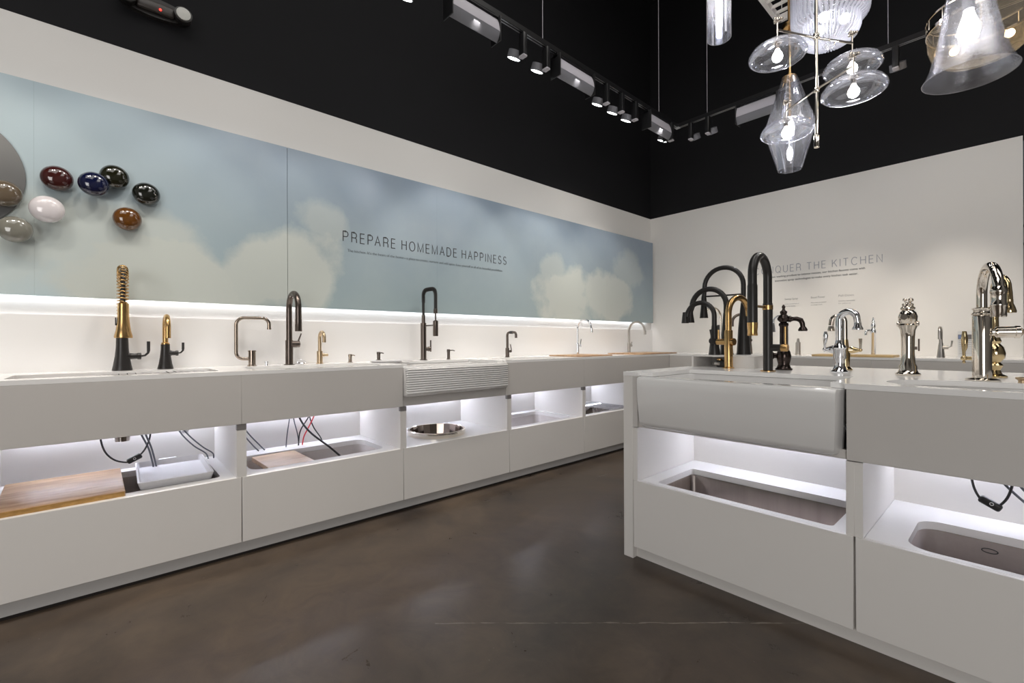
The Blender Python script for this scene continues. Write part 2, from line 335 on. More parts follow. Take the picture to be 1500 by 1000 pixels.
def tag(o, label=None, cat=None, group=None, kind=None):
    if label: o['label'] = label
    if cat: o['category'] = cat
    if group: o['group'] = group
    if kind: o['kind'] = kind
    return o
def thing(name, label, cat, loc=(0, 0, 0), rz=0.0, group=None):
    o = bpy.data.objects.new(name, None); COL.objects.link(o); o.empty_display_size = 0.05
    o.location = loc; o.rotation_euler = (0, 0, rz); return tag(o, label, cat, group)
def struct(name, mb, m, parent=None):
    o = mb.build(name, m, parent, 0)
    if not parent: o['kind'] = 'structure'
    return o
def copy_thing(root, loc, rz=None, label=None):
    def cp(o, par):
        c = o.copy(); COL.objects.link(c); c.parent = par
        for ch in o.children: cp(ch, c)
        return c
    r = cp(root, None); r.location = loc
    if rz is not None: r.rotation_euler = (0, 0, rz)
    if label: r['label'] = label
    return r
def arc(cx, cz, r, a0, a1, n=12, y=0.0):
    return [(cx + r * math.cos(math.radians(a0 + (a1 - a0) * k / n)), y, cz + r * math.sin(math.radians(a0 + (a1 - a0) * k / n))) for k in range(n + 1)]

# ---------------------------------------------------------------- room shell
WX, WY, BZ, CZ = -3.32, 5.50, 2.735, 5.6
struct('floor', MB().box(-3.6, 4.3, -4.2, 8.2, -0.1, 0), 'floor')
struct('ceiling', MB().box(-3.6, 4.3, -4.2, 8.2, CZ, CZ + 0.1), 'black_wall')
wl = struct('wall_left', MB().box(WX - 0.15, WX, -4.0, WY + 0.15, 0, BZ), 'wall')
struct('upper_wall', MB().box(WX - 0.15, WX, -4.0, WY + 0.15, BZ, CZ), 'black_wall', wl)
wb = struct('wall_back', MB().box(WX, 0.02, WY, WY + 0.15, 0, BZ), 'wall')
struct('upper_wall', MB().box(WX, 4.2, WY, WY + 0.15, BZ, CZ), 'black_wall', wb)
struct('wall_far', MB().box(-0.5, 4.2, 8.0, 8.15, 0, BZ), 'dark_wall')
struct('wall_right', MB().box(4.2, 4.35, -4.0, 8.15, 0, CZ), 'dark_wall')
struct('wall_front', MB().box(-3.5, 4.3, -4.15, -4.0, 0, CZ), 'dark_wall')
# splash panel above the left worktop; its top edge leaves a ledge for the cove light
sp_ = struct('trim_1', MB().box(WX, WX + 0.02, -2.2, WY, 0.954, 1.246), 'splash')
shelf_far = thing('wall_shelf', 'dark shelf edges just visible past the right end of the white wall', 'shelf', (0.5, 7.7, 0))
for zz in (0.9, 1.5, 2.15, 2.35):
    MB().box(-0.5, 1.2, -0.05, 0.3, zz, zz + 0.03).build('shelf_board', 'track', shelf_far)
MB().box(-0.5, -0.46, -0.05, 0.3, 0, 2.6).build('side_panel', 'plinth', shelf_far)
MB().box(1.16, 1.2, -0.05, 0.3, 0, 2.6).build('side_panel', 'plinth', shelf_far)

# ---------------------------------------------------------------- sky mural
PX = -3.27; PZ0, PZ1 = 1.338, 2.402; KM = 3.27 / 3.20   # KM: scale of positions on the mural face
mural = thing('wall_mural', 'long pale blue sky and cloud print in panels along the left wall', 'mural')
for (a, b_) in ((-2.2, -1.4703), (-1.47, -0.2463), (-0.246, 0.9255), (0.9285, 2.0967), (2.097, 3.2717), (3.272, 4.4467), (4.447, 5.47)):
    MB().box(PX - 0.02, PX, a, b_, PZ0, PZ1).build('mural_panel', 'mural', mural)
MB().box(WX + 0.001, PX - 0.0205, -2.15, 5.40, PZ0 + 0.05, PZ1 - 0.02).build('backing_frame', 'bracket', mural)
cove = tag(MB().box(-3.316, -3.294, -2.1, 5.35, PZ0 + 0.034, PZ0 + 0.046).build('led_strip', 'led_cove'), 'glowing cove light strip hidden behind the lower edge of the sky mural', 'light strip')
cove.parent = None

def font_text(name, body, loc, rz, size, m, parent, spacing=1.0, thin=0.0, align='LEFT', width=None, leaning=0):
    cu = bpy.data.curves.new(name, 'FONT'); cu.body = body; cu.size = size; cu.space_character = spacing; cu.offset = thin; cu.extrude = 0.0008; cu.align_x = align; cu.resolution_u = 3
    o = bpy.data.objects.new(name, cu); COL.objects.link(o)
    me = bpy.data.meshes.new_from_object(o.evaluated_get(bpy.context.evaluated_depsgraph_get())); bpy.data.objects.remove(o)
    me.materials.clear(); me.materials.append(M[m])
    if width:
        xs = [v.co.x for v in me.vertices]; k = width / (max(xs) - min(xs)); x0 = min(xs)
        for v in me.vertices: v.co.x = (v.co.x - x0) * k
    n = bpy.data.objects.new(name, me); COL.objects.link(n); n.location = loc; n.rotation_euler = (PI / 2, 0, rz)
    if parent: n.parent = parent
    return n
def ell(cx, cy, rx, ry, a0, a1, n=14): return [(cx + rx * math.cos(math.radians(a0 + (a1 - a0) * k / n)), cy + ry * math.sin(math.radians(a0 + (a1 - a0) * k / n))) for k in range(n + 1)]
BOWL = [(0, 1), (0.36, 1)] + ell(0.36, 0.735, 0.25, 0.265, 90, -90) + [(0, 0.47)]
GLYPH = {  # light grotesque capitals: width, strokes
 'P': (0.61, [[(0, 0)] + BOWL]), 'R': (0.64, [[(0, 0)] + BOWL, [(0.36, 0.47)] + ell(0.42, 0.27, 0.18, 0.2, 90, 0, 6) + [(0.61, 0.05), (0.65, 0)]]),
 'E': (0.54, [[(0.54, 1), (0, 1), (0, 0), (0.55, 0)], [(0, 0.53), (0.50, 0.53)]]), 'A': (0.72, [[(0, 0), (0.36, 1), (0.72, 0)], [(0.13, 0.36), (0.59, 0.36)]]),
 'H': (0.66, [[(0, 0), (0, 1)], [(0.66, 0), (0.66, 1)], [(0, 0.53), (0.66, 0.53)]]), 'O': (0.84, [ell(0.42, 0.5, 0.42, 0.51, 90, 450, 32)]),
 'M': (0.82, [[(0, 0), (0, 1), (0.41, 0.02), (0.82, 1), (0.82, 0)]]), 'D': (0.68, [[(0.3, 1), (0, 1), (0, 0), (0.3, 0)] + ell(0.3, 0.5, 0.38, 0.5, -90, 90, 16)]),
 'I': (0.0, [[(0, 0), (0, 1)]]), 'N': (0.66, [[(0, 0), (0, 1), (0.66, 0), (0.66, 1)]]),
 'S': (0.60, [ell(0.30, 0.745, 0.255, 0.265, 25, 225, 14) + [(0.20, 0.54), (0.40, 0.46)] + ell(0.30, 0.265, 0.28, 0.275, 45, -160, 14)]),
 'C': (0.76, [ell(0.42, 0.5, 0.42, 0.51, 42, 318, 28)]), 'Q': (0.84, [ell(0.42, 0.5, 0.42, 0.51, 90, 450, 32), [(0.50, 0.22), (0.84, -0.06)]]),
 'U': (0.66, [[(0, 1), (0, 0.33)] + ell(0.33, 0.32, 0.33, 0.33, 180, 360, 14)[1:] + [(0.66, 1)]]), 'T': (0.66, [[(0, 1), (0.66, 1)], [(0.33, 1), (0.33, 0)]]),
 'K': (0.64, [[(0, 0), (0, 1)], [(0.62, 1), (0, 0.38)], [(0.24, 0.62), (0.65, 0)]])}
def heading(name, label, body, loc, rz, h, width, m, wt=0.088, gap=0.46, space=0.98):
    t = thing(name, label, 'lettering', loc, rz); x = 0; pos = []
    for ch in body:
        if ch == ' ': x += space - gap; continue
        if pos and pos[-1][0] == 'P' and ch == 'A': x -= 0.13
        pos.append((ch, x)); x += GLYPH[ch][0] + gap
    k = width / (x - gap)
    for ch, x0 in pos:
        b = MB()
        for pl_ in GLYPH[ch][1]:
            P = [Vector(((x0 + p[0]) * k, p[1] * h)) for p in pl_]; hw = wt * h / 2; closed = (P[0] - P[-1]).length < 1e-4
            L_, R_ = [], []
            for i in range(len(P)):
                a = P[i] - P[i - 1] if i else (P[0] - P[-2] if closed else P[1] - P[0]); c = P[i + 1] - P[i] if i < len(P) - 1 else (P[1] - P[0] if closed else P[-1] - P[-2])
                a.normalize(); c.normalize(); n1 = Vector((-a.y, a.x)); n2 = Vector((-c.y, c.x)); mi = (n1 + n2); mi = mi.normalized() if mi.length > 1e-6 else n1
                f_ = min(1 / max(mi.dot(n2), 0.2), 2.2); L_.append(P[i] + mi * hw * f_); R_.append(P[i] - mi * hw * f_)
            vs_ = [Vector((p.x, 0, p.y)) for p in L_] + [Vector((p.x, 0, p.y)) for p in R_]; n = len(P)
            vs_ += [Vector((v.x, -0.0012, v.z)) for v in vs_]
            fs = []
            for i in range(n - 1):
                fs += [(2 * n + i, 2 * n + i + 1, 3 * n + i + 1, 3 * n + i), (i, n + i, n + i + 1, i + 1), (i, i + 1, 2 * n + i + 1, 2 * n + i), (n + i, 3 * n + i, 3 * n + i + 1, n + i + 1)]
            b.faces(vs_, fs)
        b.build('letter', m, t, 0)
    return t
heading('wall_heading', 'dark heading PREPARE HOMEMADE HAPPINESS printed on the sky mural', 'PREPARE HOMEMADE HAPPINESS', (PX + 0.0005, 1.302, 1.832), PI / 2, 0.0715, 1.568, 'print_dark')
heading('wall_heading', 'pale grey heading CONQUER THE KITCHEN on the white back wall', 'CONQUER THE KITCHEN', (-2.005, WY - 0.0005, 1.840), 0, 0.0720, 1.135, 'print_grey')
t2 = font_text('wall_caption', "The kitchen. It's the heart of the home\u2014a place to create, nurture and add spice. Lose yourself in all of its beautiful possibilities.", (PX + 0.001, 1.333, 1.758), PI / 2, 0.030, 'print_dark', None, 1.0, -0.0006, width=1.49)
tag(t2, 'small line of dark text under the heading on the sky mural', 'lettering')
t4 = thing('wall_caption', 'two small lines of grey text under the heading on the back wall', 'lettering', (-1.43, WY - 0.001, 0))
font_text('text_line', 'From washing produce to intense messes, our kitchen faucets come with', (-0.42, 0, 1.788), 0, 0.03, 'print_dark', t4, 1.0, 0, width=0.85)
font_text('text_line', 'innovative spray technologies to make every kitchen task easier.', (-0.365, 0, 1.742), 0, 0.03, 'print_dark', t4, 1.0, 0, width=0.74)
for (x, hd, l1, l2, wh) in ((-1.70, 'Sweep Spray', 'A wide powerful blade of', 'water for cleaning', 'below the letter Q'), (-1.455, 'Boost Power', 'More water on demand', 'at a single touch', 'in the middle of the row'), (-1.215, 'Pull-Down', 'Docks securely', 'in place', 'nearest the chrome faucet')):
    g = thing('wall_caption', 'faint small %s caption on the back wall, %s' % (hd, wh), 'lettering', (x, WY - 0.001, 0))
    font_text('text_line', hd, (0, 0, 1.535), 0, 0.030, 'print_pale', g, 1.0, 0, width=0.125)
    font_text('text_line', l1, (0, 0, 1.487), 0, 0.016, 'print_pale', g, 1.0, 0, width=0.135)
    font_text('text_line', l2, (0, 0, 1.463), 0, 0.016, 'print_pale', g, 1.0, 0, width=0.10)

# enamel colour samples on the mural
def sample(nm, y, z, m, label, off=0.012, r=0.061):
    y *= KM; z = 1.1 + (z - 1.1) * KM; r *= KM
    t = thing('colour_sample', label, 'sample', (PX, y, z), 0, 'round enamel colour samples on the sky mural')
    b = MB(); b.lathe([(r * 0.80, off), (r * 0.985, off + 0.012), (r, off + 0.020), (r * 0.97, off + 0.030), (r * 0.86, off + 0.042), (r * 0.66, off + 0.052), (r * 0.4, off + 0.058), (0.001, off + 0.060)], axis='X', seg=40)
    b.build('dome', m, t, 60)
    MB().lathe([(0.012, 0), (0.012, off + 0.002)], axis='X', seg=12).build('standoff_pin', 'steel_dark', t)
for a in [('t', -0.335, 1.800, 'e_tan', 'tan brown glossy colour dome at the left edge, above the grey one'),
          ('m', -0.160, 1.912, 'e_maroon', 'dark maroon glossy colour dome'),
          ('n', -0.026, 1.905, 'e_navy', 'navy blue glossy colour dome', 0.05),
          ('o', 0.054, 1.970, 'e_olive', 'very dark olive colour dome partly behind the navy one'),
          ('b', 0.184, 1.908, 'e_ink', 'glossy black colour dome at the right end of the cluster'),
          ('w', -0.193, 1.748, 'e_white', 'white glossy colour dome', 0.04, 0.064),
          ('r', 0.105, 1.759, 'e_brown', 'amber brown glossy colour dome below the black one'),
          ('g', -0.300, 1.635, 'e_grey', 'warm grey glossy colour dome, lowest of the cluster', 0.03)]: sample(*a)
tag(MB().lathe([(0.285, 0.0), (0.29, 0.003), (0.29, 0.012), (0.286, 0.015)], c=(PX, -0.563, 1.903), axis='X', seg=64).build('wall_disc', 'disc'), 'large flat grey disc cut off by the left edge of the photo', 'disc')

# emergency light high on the black wall
em = thing('emergency_light', 'black twin-head emergency light with red indicator on the black wall', 'emergency light', (WX, 0.235, 3.008))
b = MB(); b.join(slab_bm([(p[0], p[1]) for p in ellipse(0, 0.0, 0.165, 0.055, 40)], [], 0, 0.035), Matrix(((0, 0, 1, 0), (1, 0, 0, 0), (0, 1, 0, 0), (0, 0, 0, 1)))); b.build('housing', 'black', em)
MB().box(0.033, 0.062, -0.085, 0.085, -0.035, 0.022, 0.012).build('battery_box', mat('dark_brown_plastic', (0.05, 0.042, 0.038), 0.35), em)
for s in (-1, 1):
    hd = MB().lathe([(0.030, 0.03), (0.042, 0.045), (0.043, 0.085), (0.036, 0.087)], axis='X', c=(0, s * 0.125, -0.005), seg=24).build('lamp_head', 'black', em)
    MB().lathe([(0.036, 0.084), (0.034, 0.092), (0.001, 0.096)], axis='X', c=(0, s * 0.125, -0.005), seg=24).build('lens', mat('frosted_lens', (0.62, 0.62, 0.58), 0.25, bump=0.8, bscale=220), hd)
MB().sphere((0.064, 0.02, -0.018), 0.006).build('indicator', 'red_led', em)

# ---------------------------------------------------------------- sinks and things in the openings
def basin(b, x0, x1, y0, y1, r, ztop, depth, lip=0.012, taper=0.02, thick=0.004, floor_r=0.03):
    """open-topped basin with a lip, inner walls, floor and outer shell"""
    n = 6
    def ring(d, z, rr): return [Vector((p[0], p[1], z)) for p in rrect(x0 + d, x1 - d, y0 + d, y1 - d, max(rr, 0.004), n)]
    rings = [ring(thick + taper, ztop - depth - thick, r), ring(-thick, ztop - 0.02, r), ring(-thick, ztop - 0.004, r), ring(-lip, ztop - 0.004, r + lip), ring(-lip, ztop, r + lip), ring(0, ztop, r), ring(0.003, ztop - 0.006, r),
             ring(taper * 0.7, ztop - depth + floor_r, r), ring(taper + floor_r * 0.3, ztop - depth + floor_r * 0.3, r), ring(taper + floor_r, ztop - depth, r * 0.8)]
    b.loft(rings, True, True, True); return b
def drain(b, x, y, z, r=0.045): b.lathe([(r, z + 0.001), (r, z + 0.004), (r * 0.82, z + 0.004), (r * 0.7, z - 0.0), (0.001, z + 0.001)], c=(x, y, 0), seg=28)

LX0, LXF = WX + 0.02, -2.665      # left bank, wall side and front face
LZT, LZA, LZS, LZB = 0.954, 0.683, 0.411, 0.079
JY = [-1.30, -0.385, 0.533, 1.451, 2.367, 3.282, 4.197, 4.79]

def display_cabinet(i, y0, y1, hole, label, base=(0, 0)):
    """lower drawer box, two side panels, back panel and shelf with an optional sink cut-out. Left bank."""
    t = thing('display_cabinet', label, 'cabinet', (0, 0, 0), 0, 'white display cabinets along the left wall')
    MB().box(LXF - 0.02, LXF, y0 + 0.002, y1 - 0.002, LZB, LZS, 0.0012, 1).build('drawer_front', 'laminate', t)
    MB().box(LX0, LXF - 0.022, y0, y0 + 0.022, LZB, LZA - 0.004).build('side_panel', 'laminate', t)
    MB().box(LX0, LXF - 0.022, y1 - 0.022, y1, LZB, LZA - 0.004).build('side_panel', 'laminate', t)
    MB().box(LX0, LX0 + 0.015, y0 + 0.022, y1 - 0.022, LZB, LZA).build('back_panel', 'laminate', t)
    MB().box(LX0, LXF - 0.022, y0 + 0.022, y1 - 0.022, LZB, LZB + 0.018).build('bottom_panel', 'laminate', t)
    slab(rect(LX0 + 0.015, LXF - 0.021, y0 + 0.022, y1 - 0.022), [hole] if hole else [], LZS - 0.03, LZS, 'shelf', 'quartz', t)
    for s in (0, 1):
        yy = (y0 + 0.0, y0 + 0.022) if s == 0 else (y1 - 0.022, y1)
        MB().box(LXF - 0.022, LXF - 0.002, yy[0], yy[1], LZS + 0.0005, LZA - 0.032).build('edge_strip', 'laminate', t)
        MB().box(LXF - 0.022, LXF - 0.002, yy[0], yy[1], LZA - 0.030, LZA - 0.001).build('bracket', 'bracket', t)
    MB().box(LX0 + 0.03, LX0 + 0.045, y0 + 0.06, y1 - 0.06, LZA - 0.014, LZA - 0.005).build('led_strip', 'led', t)
    MB().box(LX0 + 0.001, LX0 + 0.06, y0 + 0.022, y1 - 0.022, LZA - 0.004, LZA + 0.014).build('soffit', 'laminate', t)
    return t
H0 = rrect(-3.21, -2.745, -0.29, 0.455, 0.03)
H1 = rrect(-3.135, -2.76, 0.60, 1.375, 0.07)
H3 = rrect(-3.20, -2.74, 2.43, 3.205, 0.06)
H4 = rrect(-3.20, -2.74, 3.36, 4.10, 0.02)
display_cabinet(9, JY[0], JY[1], None, 'white display cabinet at the far left, outside the photo edge')
display_cabinet(0, JY[1], JY[2], H0, 'white display cabinet holding the oak board and white tray, leftmost')
display_cabinet(1, JY[2], JY[3], H1, 'white display cabinet whose opening shows red and black hoses')
display_cabinet(2, JY[3], JY[4], ellipse(-2.945, 1.88, 0.2, 0.2, 48), 'white display cabinet under the fluted sink, holding the round steel basin')
display_cabinet(3, JY[4], JY[5], H3, 'white display cabinet with the pale square-edged sink, right of the round basin')
display_cabinet(4, JY[5], JY[6], H4, 'white display cabinet with the steel sink and wire rack, beside the island end')
display_cabinet(5, JY[6], JY[7], None, 'white display cabinet in the corner, hidden behind the island end')
pl = tag(MB().box(LX0, -2.70, JY[0], JY[7], 0.014, LZB - 0.002).build('plinth', 'plinth'), 'long grey recessed plinth under the left cabinets', 'plinth')
MB().box(LX0 + 0.02, -2.703, JY[0], JY[7], 0.0, 0.014).build('levelling_strip', 'gap', pl)

# worktop: one slab, apron boards are parts
wt = thing('worktop', 'long white quartz worktop with deep apron along the left wall', 'worktop')
T0 = rrect(-3.09, -2.775, -0.30, 0.455, 0.02); T1 = rrect(-3.13, -2.725, 0.615, 1.36, 0.12); T3 = rrect(-3.10, -2.74, 2.46, 3.12, 0.05)
out = [(LX0, JY[0]), (LXF, JY[0]), (LXF, 1.448), (-2.705, 1.448), (-2.705, 1.5), (-3.08, 1.5), (-3.08, 2.28), (-2.705, 2.28), (-2.705, 2.333), (LXF, 2.333), (LXF, 4.80), (LX0, 4.80)]
slab(out, [T0, T1, T3], LZT - 0.02, LZT, 'slab', 'quartz', wt)
for (a, b_) in ((JY[0], JY[1]), (JY[1], JY[2]), (JY[2], 1.448), (2.333, JY[5]), (JY[5], 4.80)):
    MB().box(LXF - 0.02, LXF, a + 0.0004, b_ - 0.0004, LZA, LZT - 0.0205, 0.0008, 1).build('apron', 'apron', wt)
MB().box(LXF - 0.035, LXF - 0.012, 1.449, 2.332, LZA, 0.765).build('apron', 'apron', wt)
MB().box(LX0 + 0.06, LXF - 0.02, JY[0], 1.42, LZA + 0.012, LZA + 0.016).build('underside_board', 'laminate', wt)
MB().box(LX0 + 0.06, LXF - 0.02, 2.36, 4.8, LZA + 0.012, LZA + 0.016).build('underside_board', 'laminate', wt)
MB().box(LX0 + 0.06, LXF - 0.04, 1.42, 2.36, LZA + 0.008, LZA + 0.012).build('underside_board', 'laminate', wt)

def sink_thing(name, label, dims, m, dr=True, cat='sink', depth=0.18, lip=0.012, taper=0.02, ztop=LZT - 0.021):
    t = thing(name, label, cat)
    basin(MB(), *dims[:4], dims[4], ztop, depth, lip, taper).build('bowl', m, t)
    if dr:
        b = MB(); drain(b, (dims[0] + dims[1]) / 2, (dims[2] + dims[3]) / 2, ztop - depth); b.build('drain', 'steel_dark', t)
    return t
sink_thing('kitchen_sink', 'stainless steel sink set in the worktop below the gold spring faucet', (-3.09, -2.775, -0.30, 0.455, 0.02), 'steel', depth=0.2)
sink_thing('kitchen_sink', 'white rounded sink set in the worktop below the dark pull-down faucet', (-3.13, -2.725, 0.615, 1.36, 0.12), 'ceramic', depth=0.19)
sink_thing('kitchen_sink', 'white sink set in the worktop below the small bent bronze faucet', (-3.10, -2.74, 2.46, 3.12, 0.05), 'ceramic', depth=0.17)
rk = thing('drying_rack', 'thin chrome rod rack lying in the worktop sink at far left', 'rack')
for k in range(14):
    y = 0.0 + k * 0.032
    MB().tube([(-3.083, y, 0.946), (-2.782, y, 0.946)], 0.0035, 6).build('rod', 'chrome', rk)
MB().box(-3.083, -3.073, -0.02, 0.44, 0.9365, 0.9425).build('frame', 'plastic_white', rk); MB().box(-2.792, -2.782, -0.02, 0.44, 0.9365, 0.9425).build('frame', 'plastic_white', rk)

# fluted apron-front sink
def fluted_sink():
    t = thing('farmhouse_sink', 'white apron-front sink with horizontal fluting, under the black spring faucet', 'sink')
    y0, y1, xf, zb, zt = 1.453, 2.328, -2.625, 0.742, 0.940
    prof = []  # (x, z) front profile from top to bottom
    prof += [(-2.70, zt - 0.0), (-2.650, zt), (-2.636, zt - 0.003), (-2.630, zt - 0.010)]
    nf = 11; zz0, zz1 = zt - 0.012, zb + 0.020
    for k in range(nf):
        z0 = zz0 + (zz1 - zz0) * k / nf; z1 = zz0 + (zz1 - zz0) * (k + 1) / nf; dz = z1 - z0
        prof += [(-2.631, z0 + dz * 0.02), (-2.6235, z0 + dz * 0.25), (-2.6215, z0 + dz * 0.55), (-2.6245, z0 + dz * 0.85)]
    prof += [(-2.634, zb + 0.010), (-2.648, zb + 0.001), (-2.70, zb)]
    rings = []
    for (y, s, zi) in ((y0, 0.014, 0.010), (y0 + 0.004, 0.006, 0.004), (y0 + 0.012, 0.0, 0.0), (y1 - 0.012, 0.0, 0.0), (y1 - 0.004, 0.006, 0.004), (y1, 0.014, 0.010)):
        zc = (zt + zb) / 2
        rings.append([Vector((max(x - s, -2.70), y, zc + (z - zc) * (1 - zi / 0.1))) for (x, z) in prof])
    MB().loft(rings, True, True, True).build('front', 'ceramic', t, 50)
    b = MB(); rim = [(-3.075, 1.505, -3.075, 2.275)]
    basin(b, -3.06, -2.708, 1.50, 2.28, 0.03, 0.932, 0.17, 0.010, 0.012); b.build('bowl', 'ceramic', t)
    b = MB(); b.box(-2.71, -2.642, y0 + 0.01, y1 - 0.01, zt - 0.006, zt + 0.001, 0.003); b.build('rim', 'ceramic', t)
    b = MB(); drain(b, -2.9, 1.89, 0.762); b.build('drain', 'steel_dark', t)
fluted_sink()

# inside the openings, left bank -------------------------------------------------
def board(label, loc, size, m, rz=0, tilt=(0, 0), edge=None, name='cutting_board'):
    t = thing(name, label, 'cutting board', loc, rz); t.rotation_euler = (tilt[0], tilt[1], rz)
    lx, ly, lz = size
    MB().box(-lx / 2, lx / 2, -ly / 2, ly / 2, 0, lz, min(0.004, lz * 0.3)).build('plank', m, t)
    if edge:
        MB().box(lx / 2 - 0.002, lx / 2 + 0.0015, -ly / 2 + 0.004, ly / 2 - 0.004, 0.003, lz - 0.003).build('edge_band', edge, t)
    return t
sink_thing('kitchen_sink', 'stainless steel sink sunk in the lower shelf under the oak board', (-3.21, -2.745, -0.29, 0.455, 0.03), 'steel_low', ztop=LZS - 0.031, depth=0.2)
board('thick oak cutting board lying on the lower shelf at far left', (-2.895, -0.125, LZS + 0.004), (0.40, 0.40, 0.032), 'oak', rz=0.02, tilt=(0, 0.06), edge='oak_edge')
tr = thing('sink_tray', 'shallow white plastic tray over the lower sink beside the oak board', 'tray', (-2.975, 0.280, LZS + 0.001), -0.02); 
tr.rotation_euler = (0.0, 0.03, -0.02)
b = MB(); n = 5
def rr_(d, z, x=0.215, y=0.140): return [Vector((p[0], p[1], z)) for p in rrect(-x + d, x - d, -y + d, y - d, 0.015, n)]
b.loft([rr_(0.01, 0, 0.215, 0.152), rr_(0, 0.036, 0.215, 0.152), rr_(0.008, 0.038, 0.215, 0.152), rr_(0.017, 0.010, 0.215, 0.152), rr_(0.03, 0.007, 0.215, 0.152)], True, True, True); b.build('body', 'plastic_white', tr)
MB().box(-0.24, -0.213, -0.05, 0.03, 0.026, 0.036, 0.003).build('handle', 'plastic_white', tr)

def hose(name, label, pts, r, m, group=None, cat='hose'):
    # smooth Catmull-Rom through the points
    P = [Vector(p) for p in pts]; Q = [P[0] * 2 - P[1]] + P + [P[-1] * 2 - P[-2]]; out_ = []
    for i in range(1, len(Q) - 2):
        for k in range(8):
            t = k / 8; a, b_, c, d = Q[i - 1], Q[i], Q[i + 1], Q[i + 2]
            out_.append(0.5 * ((2 * b_) + (c - a) * t + (2 * a - 5 * b_ + 4 * c - d) * t * t + (3 * b_ - a - 3 * c + d) * t ** 3))
    out_.append(P[-1])
    o = MB().tube(out_, r, 10).build(name, m, None, 60); return tag(o, label, cat, group)
ZU = LZA + 0.012
def power_cord(label, org, ax, sc=1.0, tilt=0.45, dz_=0.0, sy=0.11):
    """black cord loop with an inline switch; org = point on the underside, ax = direction along the cabinet"""
    t = thing('power_cord', label, 'cord', org); t.rotation_euler = (0, 0, ax)
    P = [(0, -0.02, 0), (0, -0.022, -0.06), (0, -0.005, -0.14), (0, 0.03, -0.19), (0, 0.075, -0.212), (0, 0.105, -0.208), (0, 0.150, -0.165), (0, 0.175, -0.10), (0, 0.178, -0.04), (0, 0.172, 0)]
    V = [Vector((0, p[1] * sc, p[2] * (sc + dz_))) for p in P]; Q = [V[0] * 2 - V[1]] + V + [V[-1] * 2 - V[-2]]; o_ = []
    for i in range(1, len(Q) - 2):
        for k in range(6):
            u = k / 6; a, b_, c, d = Q[i - 1], Q[i], Q[i + 1], Q[i + 2]
            o_.append(0.5 * ((2 * b_) + (c - a) * u + (2 * a - 5 * b_ + 4 * c - d) * u * u + (3 * b_ - a - 3 * c + d) * u ** 3))
    o_.append(V[-1])
    MB().tube(o_, 0.0042, 10).build('cable', 'cable_black', t, 60)
    b = MB(); b.box(-0.011, 0.013, 0.078, 0.142, -0.018, 0.010, 0.008, 3)
    o = b.build('inline_switch', 'cable_black', t, 50)
    for v in o.data.vertices:
        y, z = v.co.y - 0.11, v.co.z; v.co.y = sy + y * math.cos(tilt) - z * math.sin(tilt); v.co.z = -0.195 * (sc + dz_) + y * math.sin(tilt) + z * math.cos(tilt)
    MB().lathe([(0.006, 0.012), (0.006, 0.0155), (0.004, 0.0155), (0.004, 0.013)], c=(0, sy + 0.002, -0.197 * (sc + dz_)), axis='X', seg=16, cap=False).build('button', 'plastic_white', o)
    return t
power_cord('black power cord with inline switch hanging in the leftmost cabinet', (-3.10, 0.015, ZU), 0)
tail = thing('drain_tailpiece', 'steel drain fitting under the worktop sink in the leftmost cabinet', 'drain fitting', (-2.93, 0.075, 0))
MB().lathe([(0.045, ZU), (0.045, ZU - 0.030), (0.036, ZU - 0.045), (0.030, ZU - 0.05), (0.028, ZU - 0.072), (0.01, ZU - 0.073)], seg=24).build('cup', 'steel_dark', tail)
hose('supply_hose', 'grey supply hose in the leftmost cabinet beside the drain fitting, left one', [(-3.06, 0.135, ZU), (-3.08, 0.155, 0.62), (-3.11, 0.185, 0.54), (-3.15, 0.205, 0.45), (-3.17, 0.21, 0.416)], 0.0045, 'cable_grey')
hose('supply_hose', 'grey supply hose in the leftmost cabinet beside the drain fitting, right one', [(-3.06, 0.15, ZU), (-3.08, 0.172, 0.62), (-3.11, 0.197, 0.54), (-3.15, 0.217, 0.45), (-3.17, 0.223, 0.416)], 0.0045, 'cable_grey')
h1 = hose('supply_hose', 'thin grey hose with a clip in the leftmost cabinet, left of its pair', [(-3.18, 0.30, ZU), (-3.19, 0.315, 0.63), (-3.2, 0.345, 0.57), (-3.21, 0.40, 0.50), (-3.215, 0.455, 0.45), (-3.22, 0.47, 0.413)], 0.0038, 'cable_grey')
hose('supply_hose', 'thin grey hose in the leftmost cabinet, right of the clipped pair', [(-3.18, 0.318, ZU), (-3.19, 0.335, 0.63), (-3.2, 0.375, 0.565), (-3.21, 0.44, 0.49), (-3.215, 0.49, 0.445), (-3.22, 0.497, 0.413)], 0.0038, 'cable_grey')
c_ = MB().box(-3.212, -3.196, 0.335, 0.372, 0.583, 0.60, 0.002).build('hose_clip', 'plastic_white', h1)
sink_thing('kitchen_sink', 'light taupe sink sunk in the lower shelf under the tilted pale board', (-3.135, -2.76, 0.60, 1.375, 0.07), 'beige', ztop=LZS - 0.031, depth=0.19, dr=False)
board('pale oak cutting board resting in the lower taupe sink', (-2.915, 0.80, LZS - 0.028), (0.345, 0.245, 0.028), 'oak_pale', rz=0.06, tilt=(0.0, 0.02), edge='oak_edge')
for k, (a, c) in enumerate(((0.60, 0.71), (0.622, 0.745))):
    hose('supply_hose', 'curved dark hose in the cabinet with the red hose, %s of the left pair' % ('left' if k == 0 else 'right'), [(-3.22, a, ZU), (-3.22, a + 0.01, 0.62), (-3.225, (a + c) / 2, 0.53), (-3.23, c, 0.45), (-3.23, c + 0.03, 0.413)], 0.004, 'cable_grey')
hose('supply_hose', 'thin grey hose hanging left of the black nut by the red hose', [(-3.20, 0.925, ZU - 0.04), (-3.215, 0.915, 0.57), (-3.22, 0.905, 0.49), (-3.225, 0.90, 0.413)], 0.0035, 'cable_grey')
